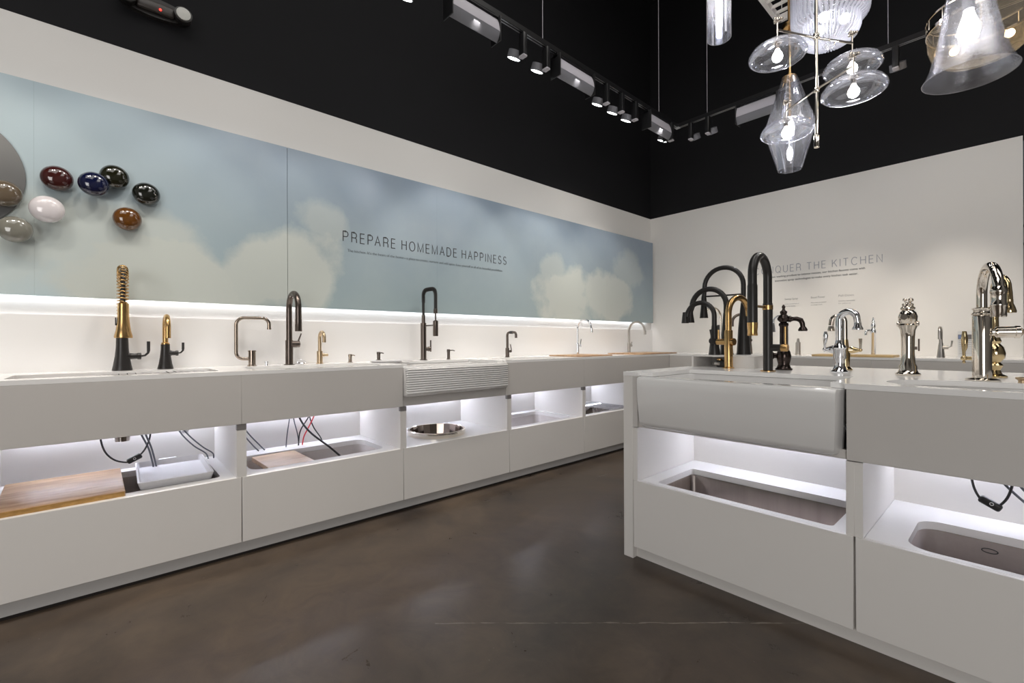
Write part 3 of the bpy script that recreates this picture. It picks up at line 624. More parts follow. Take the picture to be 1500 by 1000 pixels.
hose('supply_hose', 'thin grey hose hanging right of the black nut by the red hose', [(-3.20, 0.932, ZU - 0.04), (-3.215, 0.95, 0.57), (-3.22, 0.97, 0.49), (-3.225, 0.98, 0.413)], 0.0035, 'cable_grey')
hose('spray_hose', 'thick black spray hose running down into the lower taupe sink', [(-3.19, 0.955, ZU), (-3.15, 0.965, 0.60), (-3.06, 1.0, 0.52), (-2.93, 1.07, 0.44), (-2.86, 1.115, 0.385)], 0.006, 'cable_black')
hose('supply_hose', 'bright red hose crossing the black ones in the second cabinet', [(-3.18, 1.095, ZU), (-3.19, 1.07, 0.61), (-3.2, 1.04, 0.54), (-3.215, 1.01, 0.47), (-3.22, 1.0, 0.413)], 0.004, 'cable_red')
hose('supply_hose', 'black hose bowing left beside the red hose', [(-3.19, 1.07, ZU), (-3.2, 1.035, 0.60), (-3.21, 0.985, 0.51), (-3.22, 0.975, 0.413)], 0.004, 'cable_black')
hose('supply_hose', 'black hose crossing behind the red hose to the right', [(-3.20, 1.04, ZU), (-3.21, 1.045, 0.60), (-3.22, 1.075, 0.52), (-3.23, 1.12, 0.45), (-3.23, 1.135, 0.413)], 0.004, 'cable_black')
nut = thing('faucet_nut', 'black mounting nut under the worktop above the grey hoses', 'fitting', (-3.19, 0.95, 0))
MB().lathe([(0.026, ZU), (0.026, ZU - 0.012), (0.034, ZU - 0.012), (0.034, ZU - 0.034), (0.022, ZU - 0.036)], seg=8).build('nut', 'black', nut)
MB().lathe([(0.012, ZU), (0.012, ZU - 0.05)], c=(-0.03, -0.028, 0), seg=12).build('shank', 'steel_dark', nut)
# round basin
rb = thing('round_basin', 'round hammered steel basin standing on the lower shelf', 'sink', (-2.945, 1.88, LZS))
MB().lathe([(0.199, 0.0), (0.214, 0.0), (0.216, 0.004), (0.216, 0.034), (0.205, 0.038), (0.199, 0.034), (0.199, 0.0)], seg=64, cap=False).build('band', 'nickel', rb)
MB().lathe([(0.150, -0.165), (0.001, -0.166), ], seg=40).build('floor', 'steel_dark', rb)
for k in range(22):
    a0 = 2 * PI * k / 22; a1 = a0 + 2 * PI / 22; b = MB()
    P4 = [Vector((r * math.cos(a), r * math.sin(a), z)) for (r, z) in ((0.152, -0.166), (0.197, 0.036)) for a in (a0, a1)]
    P5 = [Vector((p.x * 1.012, p.y * 1.012, p.z)) for p in P4]
    b.faces(P4 + P5, [(0, 1, 3, 2), (4, 6, 7, 5), (0, 4, 5, 1), (2, 3, 7, 6), (0, 2, 6, 4), (1, 5, 7, 3)])
    b.build('facet', 'facet', rb, 0)
ha = [(0.226 * math.cos(a), 0.226 * math.sin(a), 0.026) for a in [math.radians(-50 + 4 * k) for k in range(16)]]
MB().tube(ha, 0.004, 8).build('handle', 'nickel', rb)
sink_thing('kitchen_sink', 'pale angular sink sunk in the lower shelf right of the round basin', (-3.20, -2.74, 2.43, 3.205, 0.06), 'beige', ztop=LZS - 0.031, depth=0.19, dr=False, taper=0.05)
MB().lathe([(0.012, 0), (0.012, 0.002), (0.010, 0.002), (0.010, 0)], seg=20, cap=False)
sink_thing('kitchen_sink', 'stainless sink in the lower shelf beside the island end', (-3.20, -2.74, 3.36, 4.10, 0.02), 'steel_dark', ztop=LZS - 0.031, depth=0.19)
wr = thing('wire_rack', 'chrome wire rack resting over the stainless sink near the island end', 'rack', (0, 0, LZS))
for k in range(26): MB().tube([(-3.22, 3.75 + k * 0.014, 0.010), (-2.72, 3.75 + k * 0.014, 0.010)], 0.0026, 6).build('rod', 'chrome', wr)
for x in (-3.215, -2.97, -2.725): MB().tube([(x, 3.74, 0.004), (x, 4.11, 0.004)], 0.004, 6).build('cross_bar', 'chrome', wr)

# ---------------------------------------------------------------- back run
bt = thing('worktop', 'white worktop with deep apron along the back wall behind the island', 'worktop')
BY = 4.80
MB().box(LX0 + 0.001, 0.02, BY, WY - 0.001, LZT - 0.02, LZT, 0.001, 1).build('slab', 'quartz', bt)
for (a, b_) in ((LXF, -1.75), (-1.75, -0.835), (-0.835, 0.02)):
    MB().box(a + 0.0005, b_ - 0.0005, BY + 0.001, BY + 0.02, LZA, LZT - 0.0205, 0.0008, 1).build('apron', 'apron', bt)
for i, (a, b_) in enumerate(((LXF, -1.75), (-1.75, -0.835), (-0.835, 0.02))):
    t = thing('display_cabinet', ['white back-wall cabinet in the corner, hidden by the island', 'white back-wall cabinet in the middle, hidden by the island', 'white back-wall cabinet at the right end, hidden by the island'][i], 'cabinet')
    MB().box(a + 0.002, b_ - 0.002, BY, BY + 0.02, LZB, LZS, 0.001, 1).build('drawer_front', 'laminate', t)
    MB().box(a, a + 0.022, BY + 0.02, WY - 0.001, 0.0, LZA - 0.002).build('side_panel', 'laminate', t)
    MB().box(b_ - 0.022, b_, BY + 0.02, WY - 0.001, 0.0, LZA - 0.002).build('side_panel', 'laminate', t)
    MB().box(a + 0.022, b_ - 0.022, BY + 0.02, WY - 0.02, LZS - 0.02, LZS).build('shelf', 'quartz', t)
    MB().box(a + 0.022, b_ - 0.022, WY - 0.018, WY - 0.001, 0.0, LZA - 0.002).build('back_panel', 'laminate', t)
    MB().box(a + 0.022, b_ - 0.022, BY + 0.06, BY + 0.075, 0.0, LZB).build('toe_kick', 'plinth', t)

# ---------------------------------------------------------------- island
IZT, IZA, IZS, IZB, IY = 0.943, 0.667, 0.396, 0.061, 2.000
IB = 3.20
epl = tag(MB().box(-1.367, -1.313, IY, IB, 0, IZT - 0.0205, 0.001, 1).build('end_panel', 'laminate'), 'tall white end panel closing the left end of the island', 'panel')
IH0 = rrect(-1.21, -0.475, 2.055, 2.42, 0.02); IH1 = rrect(-0.265, 0.42, 2.045, 2.40, 0.07)
def island_cabinet(x0, x1, hole, label):
    t = thing('display_cabinet', label, 'cabinet', (0, 0, 0), 0, 'white display cabinets of the island')
    MB().box(x0 + 0.0035, x1 - 0.0035, IY, IY + 0.02, IZB, IZS, 0.0012, 1).build('drawer_front', 'laminate', t)
    MB().box(x0 + 0.02, x0 + 0.022, IY + 0.02, IY + 0.021, IZB, IZS).build('carcass_edge', 'gap', t)
    for xx in (x0, x1 - 0.025): MB().box(xx, xx + 0.025, IY + 0.0035, 2.62, IZS + 0.0005, IZA - 0.004, 0.0006, 1).build('side_panel', 'laminate', t)
    for xx in (x0, x1 - 0.02): MB().box(xx, xx + 0.02, IY + 0.022, 2.62, IZB, IZS - 0.001).build('carcass_side', 'laminate', t)
    MB().box(x0 + 0.025, x1 - 0.025, 2.60, 2.62, IZB, IZA).build('back_panel', 'laminate', t)
    MB().box(x0 + 0.02, x1 - 0.02, IY + 0.022, 2.60, IZB, IZB + 0.018).build('bottom_panel', 'laminate', t)
    slab(rect(x0 + 0.0255, x1 - 0.0255, IY + 0.0205, 2.60), [hole] if hole else [], IZS - 0.03, IZS, 'shelf', 'quartz', t)
    MB().box(x0 + 0.08, x1 - 0.08, 2.555, 2.57, IZA - 0.014, IZA - 0.004).build('led_strip', 'led_island', t)
    return t
IX = [-1.313, -0.398, 0.517, 1.43]
island_cabinet(IX[0], IX[1], IH0, 'white island cabinet under the smooth farmhouse sink, left one')
island_cabinet(IX[1], IX[2], IH1, 'white island cabinet with the taupe sink, cut by the right edge')
island_cabinet(IX[2], IX[3], None, 'white island cabinet beyond the right edge of the photo')
ip = tag(MB().box(-1.313, IX[3], IY + 0.035, 2.6, 0.0, IZB - 0.002).build('plinth', 'laminate'), 'white recessed plinth along the foot of the island', 'plinth')
ic = thing('storage_cabinet', 'plain white rear cabinet of the island, hidden behind its front', 'cabinet')
MB().box(-1.312, IX[3], 2.622, IB - 0.001, 0, IZT - 0.021).build('body', 'laminate', ic)
it = thing('worktop', 'white quartz worktop of the island with deep apron, nearest the camera', 'worktop')
ITH = ellipse(0.06, 2.27, 0.37, 0.19, 48)
ITH = [(0.06 + 0.40 * math.copysign(abs(math.cos(a)) ** 0.8, math.cos(a)), 2.24 + 0.20 * math.copysign(abs(math.sin(a)) ** 0.8, math.sin(a))) for a in [2 * PI * k / 56 for k in range(56)]]
out = [(-1.367, IY), (-1.285, IY), (-1.285, IY + 0.03), (-1.215, IY + 0.03), (-1.215, 2.40), (-0.475, 2.40), (-0.475, IY + 0.03), (-0.425, IY + 0.03), (-0.425, IY), (IX[3], IY), (IX[3], IB), (-1.367, IB)]
slab(out, [ITH], IZT - 0.02, IZT, 'slab', 'quartz', it)
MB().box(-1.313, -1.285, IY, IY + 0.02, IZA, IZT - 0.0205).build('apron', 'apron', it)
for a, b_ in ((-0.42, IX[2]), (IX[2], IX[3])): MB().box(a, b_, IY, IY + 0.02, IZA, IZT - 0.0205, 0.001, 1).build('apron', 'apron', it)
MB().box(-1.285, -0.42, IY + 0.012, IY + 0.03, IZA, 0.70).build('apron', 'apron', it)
MB().box(-1.313, IX[3], IY + 0.03, 2.60, IZA + 0.001, IZA + 0.006).build('underside_board', 'laminate', it)

def smooth_sink():
    t = thing('farmhouse_sink', 'large smooth white apron-front sink bulging from the island front', 'sink')
    x0, x1, zt, zb = -1.280, -0.430, 0.922, 0.676
    rings = []
    prof = [(0.0, zt, -0.05), (0.0, zt + 0.0, 0.018), (0.0, zt - 0.004, 0.032), (0.001, zt - 0.016, 0.038), (0.002, zt - 0.05, 0.040), (0.004, zt - 0.13, 0.036), (0.008, zb + 0.03, 0.028), (0.012, zb + 0.010, 0.020), (0.022, zb + 0.001, 0.006), (0.03, zb, -0.02)]
    # each ring: outline of the front lip in plan, bowed and with rounded corners
    for (ins, z, bulge) in prof:
        a, c = x0 + ins, x1 - ins; N = 60; ring = []
        for k in range(N + 1):
            s_ = -1 + 2 * k / N; xx = (a + c) / 2 + s_ * (c - a) / 2
            e_ = max(0.0, (abs(s_) - 0.955) / 0.045); yy = IY + 0.018 - (bulge + 0.018) * math.sqrt(max(0.0, 1 - e_ * e_)) if bulge > -0.04 else IY + 0.03
            ring.append(Vector((xx, yy, z)))
        ring += [Vector((c, IY + 0.055, z)), Vector((a, IY + 0.055, z))]
        rings.append(ring)
    MB().loft(rings, True, True, True).build('front', 'ceramic', t, 55)
    basin(MB(), -1.215, -0.475, IY + 0.056, 2.405, 0.035, 0.9215, 0.2, 0.012, 0.014).build('bowl', 'ceramic', t)
    b = MB(); drain(b, -0.845, 2.24, 0.7215); b.build('drain', 'steel_dark', t)
smooth_sink()
sink_thing('kitchen_sink', 'white sink set in the island top in front of the tall nickel faucet', (-0.35, 0.47, 2.035, 2.445, 0.19), 'ceramic', ztop=IZT - 0.021, depth=0.17)
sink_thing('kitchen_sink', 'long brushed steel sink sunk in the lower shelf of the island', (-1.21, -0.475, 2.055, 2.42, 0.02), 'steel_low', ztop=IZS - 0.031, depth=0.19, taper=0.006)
ts = sink_thing('kitchen_sink', 'taupe composite sink with an oval mark, lower shelf of the island', (-0.265, 0.42, 2.045, 2.40, 0.07), 'taupe', ztop=IZS - 0.031, depth=0.2, dr=False)
b = MB(); b.join(slab_bm(ellipse(0, 0, 0.022, 0.009, 32), [ellipse(0, 0, 0.019, 0.0065, 32)], -0.001, 0.001), Matrix(((1, 0, 0, -0.075), (0, 0, 1, 2.387), (0, 1, 0, 0.335), (0, 0, 0, 1)))); b.build('oval_mark', 'print_dark', ts)
pc = power_cord('black power cord with inline switch hanging in the island cabinet', (-0.115, 2.44, IZA + 0.003), -PI / 2, 0.55, -0.5, 0.33, 0.042)
hose('supply_hose', 'grey supply hose at the right edge of the island cabinet, left one', [(-0.075, 2.455, IZA), (-0.060, 2.46, 0.61), (-0.037, 2.46, 0.568), (0.008, 2.47, 0.515), (0.06, 2.49, 0.46), (0.10, 2.50, 0.40)], 0.0045, 'cable_grey')
hose('supply_hose', 'grey supply hose at the right edge of the island cabinet, right one', [(-0.035, 2.455, IZA), (-0.020, 2.46, 0.61), (0.004, 2.46, 0.565), (0.045, 2.47, 0.515), (0.095, 2.49, 0.46), (0.13, 2.50, 0.40)], 0.0045, 'cable_grey')

# white riser box on the island with an open niche
rs_ = thing('display_riser', 'low white display box with an open niche on the island top', 'display box', (0, 0, IZT))
RX0, RX1, RY0, RY1, RH = -1.345, -0.985, 2.69, 3.10, 0.070
MB().box(RX0, RX1, RY0, RY1, RH - 0.008, RH, 0.001, 1).build('top_board', 'laminate', rs_)
MB().box(RX0, RX0 + 0.010, RY0, RY1, 0, RH - 0.008).build('side_panel', 'laminate', rs_)
MB().box(RX1 - 0.16, RX1, RY0, RY1, 0, RH - 0.008).build('solid_end', 'laminate', rs_)
MB().box(RX0 + 0.01, RX1 - 0.16, RY1 - 0.15, RY1, 0, RH - 0.008).build('back_panel', 'laminate', rs_)
vb = thing('valve_body', 'small black and brass valve lying in the niche of the display box', 'valve', (-1.175, 2.735, IZT))
MB().box(-0.035, 0.035, -0.02, 0.025, 0.0, 0.042, 0.010).build('body', 'black', vb); MB().box(-0.042, -0.010, -0.024, -0.018, 0.012, 0.030, 0.002).build('plate', 'brushed_nickel', vb)
MB().lathe([(0.016, 0.042), (0.016, 0.048), (0.012, 0.052)], c=(-0.02, 0, 0), seg=16).build('cap', 'brass', vb)

# ---------------------------------------------------------------- faucets (local: spout +X, handle +Y)
def goose(z0, top, reach, zend, lean=0.0, n=16):
    r = reach / 2; p = [(0, 0, z0), (0, 0, (z0 + top - r) / 2), (0, 0, top - r)]
    p += arc(r, top - r, r, 180, 0, n)[1:]
    if zend < top - r - 0.004: p += [(reach + lean * 0.5, 0, (top - r + zend) / 2), (reach + lean, 0, zend)]
    return p
def faucet(label, loc, rz=0.0, group=None, name='kitchen_faucet', cat='faucet'): return thing(name, label, cat, loc, rz, group)
FX = -3.205

# 1 tall gold spring faucet on a black flared body
t = faucet('tall brass spring faucet on a flared matte black body', (-3.21, 0.083, LZT))
MB().lathe([(0.043, 0), (0.043, 0.004), (0.038, 0.03), (0.031, 0.075), (0.027, 0.12), (0.0255, 0.175)], seg=32).build('body', 'black', t)
MB().lathe([(0.024, 0.175), (0.024, 0.181), (0.019, 0.20), (0.017, 0.30)], seg=24).build('neck', 'brass', t)
hp = [(0, 0, 0.29)] + [(0, 0, 0.34), (0, 0, 0.40)] + arc(0.09, 0.44, 0.09, 180, 0, 16) + [(0.18, 0, 0.40), (0.18, 0, 0.355)]
MB().tube(hp, 0.009, 12).build('hose', 'black', t)
def coil(path, R, wire, turns):
    P = [Vector(p) for p in path]; L = [0]
    for i in range(1, len(P)): L.append(L[-1] + (P[i] - P[i - 1]).length)
    tot = L[-1]; out_ = []; N = turns * 12
    for k in range(N + 1):
        s = tot * k / N; i = max(j for j in range(len(L) - 1) if L[j] <= s + 1e-9); u = (s - L[i]) / (L[i + 1] - L[i])
        c = P[i].lerp(P[i + 1], u); i0, i1 = max(i - 1, 0), min(i + 2, len(P) - 1)
        T = (P[i + 1] - P[i]).normalized(); 
        T = ((P[i + 1] - P[i]).normalized().lerp((P[i1] - P[i]).normalized(), u * 0.5)).normalized()
        B = Vector((0, 1, 0)); N_ = T.cross(B).normalized(); a = 2 * PI * turns * k / N
        out_.append(c + (N_ * math.cos(a) + B * math.sin(a)) * R)
    return MB().tube(out_, wire, 6)
coil(hp, 0.0205, 0.0030, 30).build('spring', 'brass', t, 80)
MB().lathe([(0.036, 0.172), (0.037, 0.180), (0.030, 0.21), (0.0255, 0.25), (0.0235, 0.29), (0.0225, 0.345), (0.015, 0.352)], c=(0.178, 0, 0), seg=28).build('spray_head', 'brass', t)
MB().box(0.165, 0.185, -0.032, -0.0265, 0.235, 0.275, 0.002).build('spray_button', 'black', t)
MB().tube([(0.01, 0, 0.22), (0.17, 0, 0.235)], 0.006, 10).build('dock_arm', 'brass', t)
hb = MB().lathe([(0.026, 0.015), (0.017, 0.035), (0.015, 0.05), (0.015, 0.062), (0.018, 0.063), (0.018, 0.078), (0.010, 0.080)], axis='Y', c=(0, 0, 0.075), seg=20); hb.build('valve', 'black', t)
MB().tube([(0, 0.078, 0.075), (0, 0.095, 0.078), (0, 0.108, 0.092), (0, 0.110, 0.105), (0, 0.110, 0.155)], [0.005, 0.005, 0.006, 0.0075, 0.0075], 12).build('lever', 'black', t)

# 2 small gold gooseneck on black body
t = faucet('small brass gooseneck faucet on a flared matte black body', (-3.215, 0.268, LZT))
MB().lathe([(0.037, 0), (0.037, 0.004), (0.031, 0.03), (0.025, 0.07), (0.0215, 0.11), (0.021, 0.138)], seg=32).build('body', 'black', t)
MB().lathe([(0.019, 0.138), (0.019, 0.146), (0.014, 0.150)], seg=20).build('collar', 'brass', t)
MB().tube(goose(0.145, 0.292, 0.13, 0.172), 0.0135, 16).build('spout', 'brass', t)
MB().lathe([(0.022, 0.012), (0.013, 0.03), (0.012, 0.046), (0.015, 0.047), (0.015, 0.058), (0.008, 0.060)], axis='Y', c=(0, 0, 0.088), seg=20).build('valve', 'black', t)
MB().tube([(0, 0.058, 0.088), (0, 0.070, 0.090), (0, 0.080, 0.102), (0, 0.081, 0.112), (0, 0.081, 0.148)], [0.004, 0.004, 0.005, 0.0065, 0.0065], 12).build('lever', 'black', t)

# 3 polished rectangular swing spout
t = faucet('polished dark nickel faucet with a boxy swinging spout turned sideways', (-3.21, 0.70, LZT), math.radians(90 - 14))
MB().lathe([(0.026, 0), (0.026, 0.004), (0.0205, 0.008), (0.0205, 0.088), (0.023, 0.089), (0.023, 0.096), (0.018, 0.098)], seg=28).build('body', 'nickel_dark', t)
P = [(-0.01, 0, 0.045), (-0.045, 0, 0.045)] + arc(-0.045, 0.085, 0.040, 270, 180, 8)[1:] + [(-0.085, 0, 0.20)] + arc(-0.04, 0.255, 0.045, 180, 90, 8) + [(0.05, 0, 0.300)] + arc(0.055, 0.260, 0.04, 90, 0, 8) + [(0.095, 0, 0.235)]
MB().tube(P, 0.0105, 14).build('spout', 'nickel_dark', t)
MB().tube([(0.095, 0, 0.238), (0.095, 0, 0.228)], 0.0125, 14).build('aerator', 'nickel_dark', t)

# 4 dark pull-down
t = faucet('tall dark titanium pull-down faucet with a high rounded arch', (-3.20, 0.915, LZT))
MB().lathe([(0.034, 0), (0.034, 0.003), (0.023, 0.006), (0.023, 0.16)], seg=28).build('body', 'titanium', t)
MB().tube(goose(0.155, 0.458, 0.19, 0.29), 0.0185, 18).build('spout', 'titanium', t)
MB().lathe([(0.0195, 0.215), (0.0205, 0.217), (0.0195, 0.29)], c=(0.19, 0, 0), seg=22).build('spray_head', 'titanium', t)
MB().lathe([(0.0225, 0.0), (0.0225, 0.062), (0.019, 0.064)], axis='Y', c=(0, 0, 0.135), seg=22).build('valve', 'titanium', t)
MB().tube([(0, 0.055, 0.15), (0, 0.062, 0.17), (0, 0.075, 0.205)], [0.005, 0.005, 0.004], 10).build('lever', 'titanium', t)

# 5 small pale brass
t = faucet('small pale bronze faucet with a hooked spout, beside the dark pull-down', (-3.215, 1.115, LZT))
MB().lathe([(0.024, 0), (0.024, 0.004), (0.0185, 0.006), (0.0185, 0.085), (0.013, 0.087)], seg=24).build('body', 'pale_brass', t)
MB().tube(goose(0.08, 0.215, 0.085, 0.145), 0.0115, 14).build('spout', 'pale_brass', t)
MB().lathe([(0.011, 0.01), (0.011, 0.03), (0.009, 0.03), (0.009, 0.055), (0.004, 0.056)], axis='Y', c=(0, 0, 0.058), seg=18).build('handle', 'pale_brass', t)
# 6-8 dispensers
def dispenser(label, loc, m, h, arm, r=0.012, rz=0.4):
    t = thing('soap_dispenser', label, 'soap dispenser', loc, rz)
    MB().lathe([(r * 1.6, 0), (r * 1.6, 0.003), (r, 0.006), (r, h * 0.72), (r * 1.15, h * 0.73), (r * 1.15, h), (r * 0.9, h + 0.002)], seg=20).build('body', m, t)
    MB().tube([(0, 0, h * 0.9), (arm * 0.7, 0, h * 0.92), (arm, 0, h * 0.86)], 0.0042, 10).build('spout', m, t)
dispenser('small polished soap dispenser at the right end of the rounded sink', (-3.22, 1.33, LZT), 'nickel_dark', 0.058, 0.042)
RT = thing('round_tray', 'round white tray with a small tab on the left worktop', 'tray', (-3.09, 1.545, LZT))
MB().lathe([(0.10, 0), (0.112, 0.006), (0.116, 0.012), (0.110, 0.014), (0.02, 0.014)], seg=48).build('dish', 'plastic_white', RT)
MB().box(0.02, 0.06, 0.09, 0.185, 0.008, 0.014, 0.003).build('tab', 'plastic_white', RT)
dispenser('dark soap dispenser standing on the round white tray', (-3.12, 1.50, LZT + 0.0145), 'titanium', 0.058, 0.045)
dispenser('dark soap dispenser with straight spout right of the black spring faucet', (-3.19, 2.155, LZT), 'titanium', 0.082, 0.06)
kn = thing('popup_control', 'tiny chrome pop-up knob beside the boxy spout faucet', 'knob', (-3.18, 0.775, LZT))
MB().lathe([(0.008, 0), (0.007, 0.014), (0.010, 0.016), (0.010, 0.026), (0.006, 0.028)], seg=16).build('stem', 'chrome', kn)
st = thing('sink_strainer', 'small oval chrome strainer cap leaning behind the rounded sink', 'strainer', (-3.235, 1.0, LZT + 0.017)); st.rotation_euler = (0, 0.45, 0)
MB().lathe([(0.030, -0.003), (0.031, 0), (0.026, 0.003), (0.02, 0.0015), (0.001, 0.002)], seg=28).build('disc', 'chrome', st)

# 9 black spring faucet
t = faucet('tall black spring faucet with a straight body behind the fluted sink', (-3.205, 1.925, LZT))
MB().lathe([(0.030, 0), (0.030, 0.004), (0.0225, 0.006), (0.0225, 0.297), (0.018, 0.300)], seg=26).build('body', 'titanium', t)
hp = [(0, 0, 0.28), (0, 0, 0.34), (0, 0, 0.46)] + arc(0.05, 0.51, 0.05, 180, 90, 8) + [(0.09, 0, 0.561)] + arc(0.13, 0.51, 0.05, 90, 0, 8)[1:] + [(0.18, 0, 0.45), (0.18, 0, 0.385)]
MB().tube(hp, 0.0105, 12).build('hose', 'black', t)
coil(hp[2:], 0.0145, 0.0022, 44).build('spring', 'black', t, 80)
MB().tube([(0, 0, 0.285), (0, 0, 0.36)], 0.0145, 14).build('sleeve', 'titanium', t)
MB().lathe([(0.015, 0.365), (0.016, 0.367), (0.016, 0.40), (0.013, 0.402)], c=(0.18, 0, 0), seg=18).build('hose_end', 'titanium', t)
MB().tube([(0.18, 0, 0.37), (0.18, 0, 0.31)], 0.006, 10).build('stalk', 'titanium', t)
MB().lathe([(0.019, 0.19), (0.020, 0.192), (0.020, 0.305), (0.012, 0.312)], c=(0.18, 0, 0), seg=22).build('spray_head', 'titanium', t)
MB().tube([(0, 0, 0.275), (0.17, 0, 0.275)], 0.0055, 10).build('dock_arm', 'titanium', t)
MB().lathe([(0.016, 0.015), (0.016, 0.045), (0.019, 0.046), (0.019, 0.058), (0.012, 0.06)], axis='Y', c=(0, 0, 0.088), seg=20).build('valve', 'titanium', t)
MB().box(-0.005, 0.005, 0.062, 0.072, 0.065, 0.160, 0.003).build('lever', 'titanium', t)
# 10 small articulated bronze
t = faucet('small dark nickel faucet with a bent square spout, right of the fluted sink', (-3.19, 2.81, LZT))
MB().lathe([(0.022, 0), (0.022, 0.003), (0.018, 0.005), (0.018, 0.085), (0.014, 0.087)], seg=22).build('body', 'titanium', t)
MB().tube([(0, 0, 0.08), (0, 0, 0.17)] + arc(0.03, 0.20, 0.03, 180, 90, 6) + [(0.08, 0, 0.230)] + arc(0.095, 0.206, 0.024, 90, 0, 6) + [(0.12, 0, 0.178)], 0.0115, 14).build('spout', 'titanium', t)
MB().lathe([(0.014, 0.19 - 0.15), (0.014, 0.075), (0.0115, 0.077)], axis='X', c=(0, 0, 0.230), seg=14).build('joint', 'black', t)
MB().lathe([(0.012, 0.012), (0.012, 0.045), (0.009, 0.047)], axis='Y', c=(0, 0, 0.055), seg=16).build('valve', 'titanium', t)
MB().tube([(0, 0.046, 0.055), (0, 0.048, 0.075), (0.0, 0.038, 0.12)], 0.0045, 10).build('lever', 'titanium', t)
# 11, 12 chrome arcs over boards
def arc_faucet(label, loc, m, top, reach, r, lev):
    t = faucet(label, loc)
    MB().lathe([(r * 1.9, 0), (r * 1.9, 0.003), (r * 1.45, 0.005), (r * 1.45, 0.12), (r, 0.125)], seg=22).build('body', m, t)
    MB().tube(goose(0.12, top, reach, top - reach / 2 - 0.04, 0.01), r, 14).build('spout', m, t)
    MB().lathe([(r * 1.15, top - reach / 2 - 0.045), (r * 1.2, top - reach / 2 - 0.0), (r, top - reach / 2 + 0.002)], c=(reach + 0.005, 0, 0), seg=16).build('aerator', m, t)
    MB().lathe([(r * 1.3, 0.01), (r * 1.3, 0.05), (r, 0.052)], axis='Y', c=(0, 0, 0.09), seg=16).build('valve', m, t)
    MB().tube([(0, 0.045, 0.09), (0, 0.050, 0.11), (0.004, 0.056, lev)], 0.005, 8).build('lever', m, t)
arc_faucet('chrome arc faucet rising behind a wooden board, fifth cabinet', (-3.20, 3.83, LZT), 'chrome', 0.375, 0.185, 0.0115, 0.17)
arc_faucet('brushed nickel arc faucet nearest the room corner', (-3.19, 4.79, LZT), 'brushed_nickel', 0.375, 0.215, 0.0125, 0.135)
board('thin oak board on the left worktop before the chrome arc faucet', (-2.93, 3.56, LZT), (0.40, 0.50, 0.012), 'oak')
board('thin oak board on the left worktop before the brushed arc faucet', (-2.90, 4.63, LZT), (0.44, 0.74, 0.012), 'oak')

# island faucets -----------------------------------------------------------------
SY = -PI / 2
# brass single
t = faucet('brushed brass single-hole faucet with a slim hooked spout', (-1.105, 2.645, IZT), math.radians(78))
MB().lathe([(0.030, 0), (0.030, 0.004), (0.0225, 0.008), (0.0225, 0.212), (0.0205, 0.216)], seg=28).build('body', 'brass', t)
MB().tube(goose(0.21, 0.405, 0.19, 0.30), 0.0175, 16).build('spout', 'brass', t)
MB().lathe([(0.0175, -0.030), (0.0175, 0.070), (0.015, 0.072)], axis='Y', c=(0, 0, 0.150), seg=22).build('valve', 'brass', t)
MB().lathe([(0.020, -0.036), (0.021, -0.030), (0.001, -0.029)], axis='Y', c=(0, 0, 0.150), seg=22).build('cap', 'brass', t)
MB().tube([(0, 0.062, 0.155), (0, 0.063, 0.19), (0, 0.064, 0.22)], [0.005, 0.006, 0.005], 10).build('lever', 'brass', t)
MB().tube([(0, 0.064, 0.22), (0, 0.064, 0.248)], [0.007, 0.0075], 10).build('lever_grip', 'black', t)
# black semi-professional with brass details
t = faucet('tall matte black arched faucet with brass spray tip and brass lever', (-0.862, 2.535, IZT), SY)
MB().lathe([(0.036, 0), (0.036, 0.003), (0.030, 0.005), (0.022, 0.006)], seg=28).build('base_ring', 'brass', t)
MB().lathe([(0.0225, 0.005), (0.0225, 0.345), (0.0205, 0.347)], seg=28).build('body', 'black', t)
MB().tube(goose(0.345, 0.575, 0.20, 0.28), 0.0205, 18).build('hose', 'black', t)
MB().lathe([(0.0225, 0.243), (0.0225, 0.42), (0.020, 0.43)], c=(0.20, 0, 0), seg=24).build('spray_handle', 'black', t)
MB().lathe([(0.0215, 0.180), (0.023, 0.184), (0.021, 0.20), (0.023, 0.222), (0.0235, 0.243)], c=(0.20, 0, 0), seg=24).build('spray_tip', 'brass', t)
MB().tube([(0.02, 0, 0.325), (0.18, 0, 0.325)], 0.0065, 12).build('dock_arm', 'brass', t)
MB().lathe([(0.0245, 0.314), (0.0245, 0.336)], seg=24).build('collar', 'brass', t)
MB().lathe([(0.018, 0.015), (0.018, 0.062)], axis='Y', c=(0, 0, 0.120), seg=22).build('valve', 'black', t)
MB().lathe([(0.0185, 0.062), (0.0185, 0.088), (0.017, 0.092), (0.001, 0.092)], axis='Y', c=(0, 0, 0.120), seg=22).build('valve_cap', 'brass', t)
MB().tube([(0, 0.080, 0.125), (0, 0.080, 0.225)], 0.005, 10).build('lever', 'brass', t)
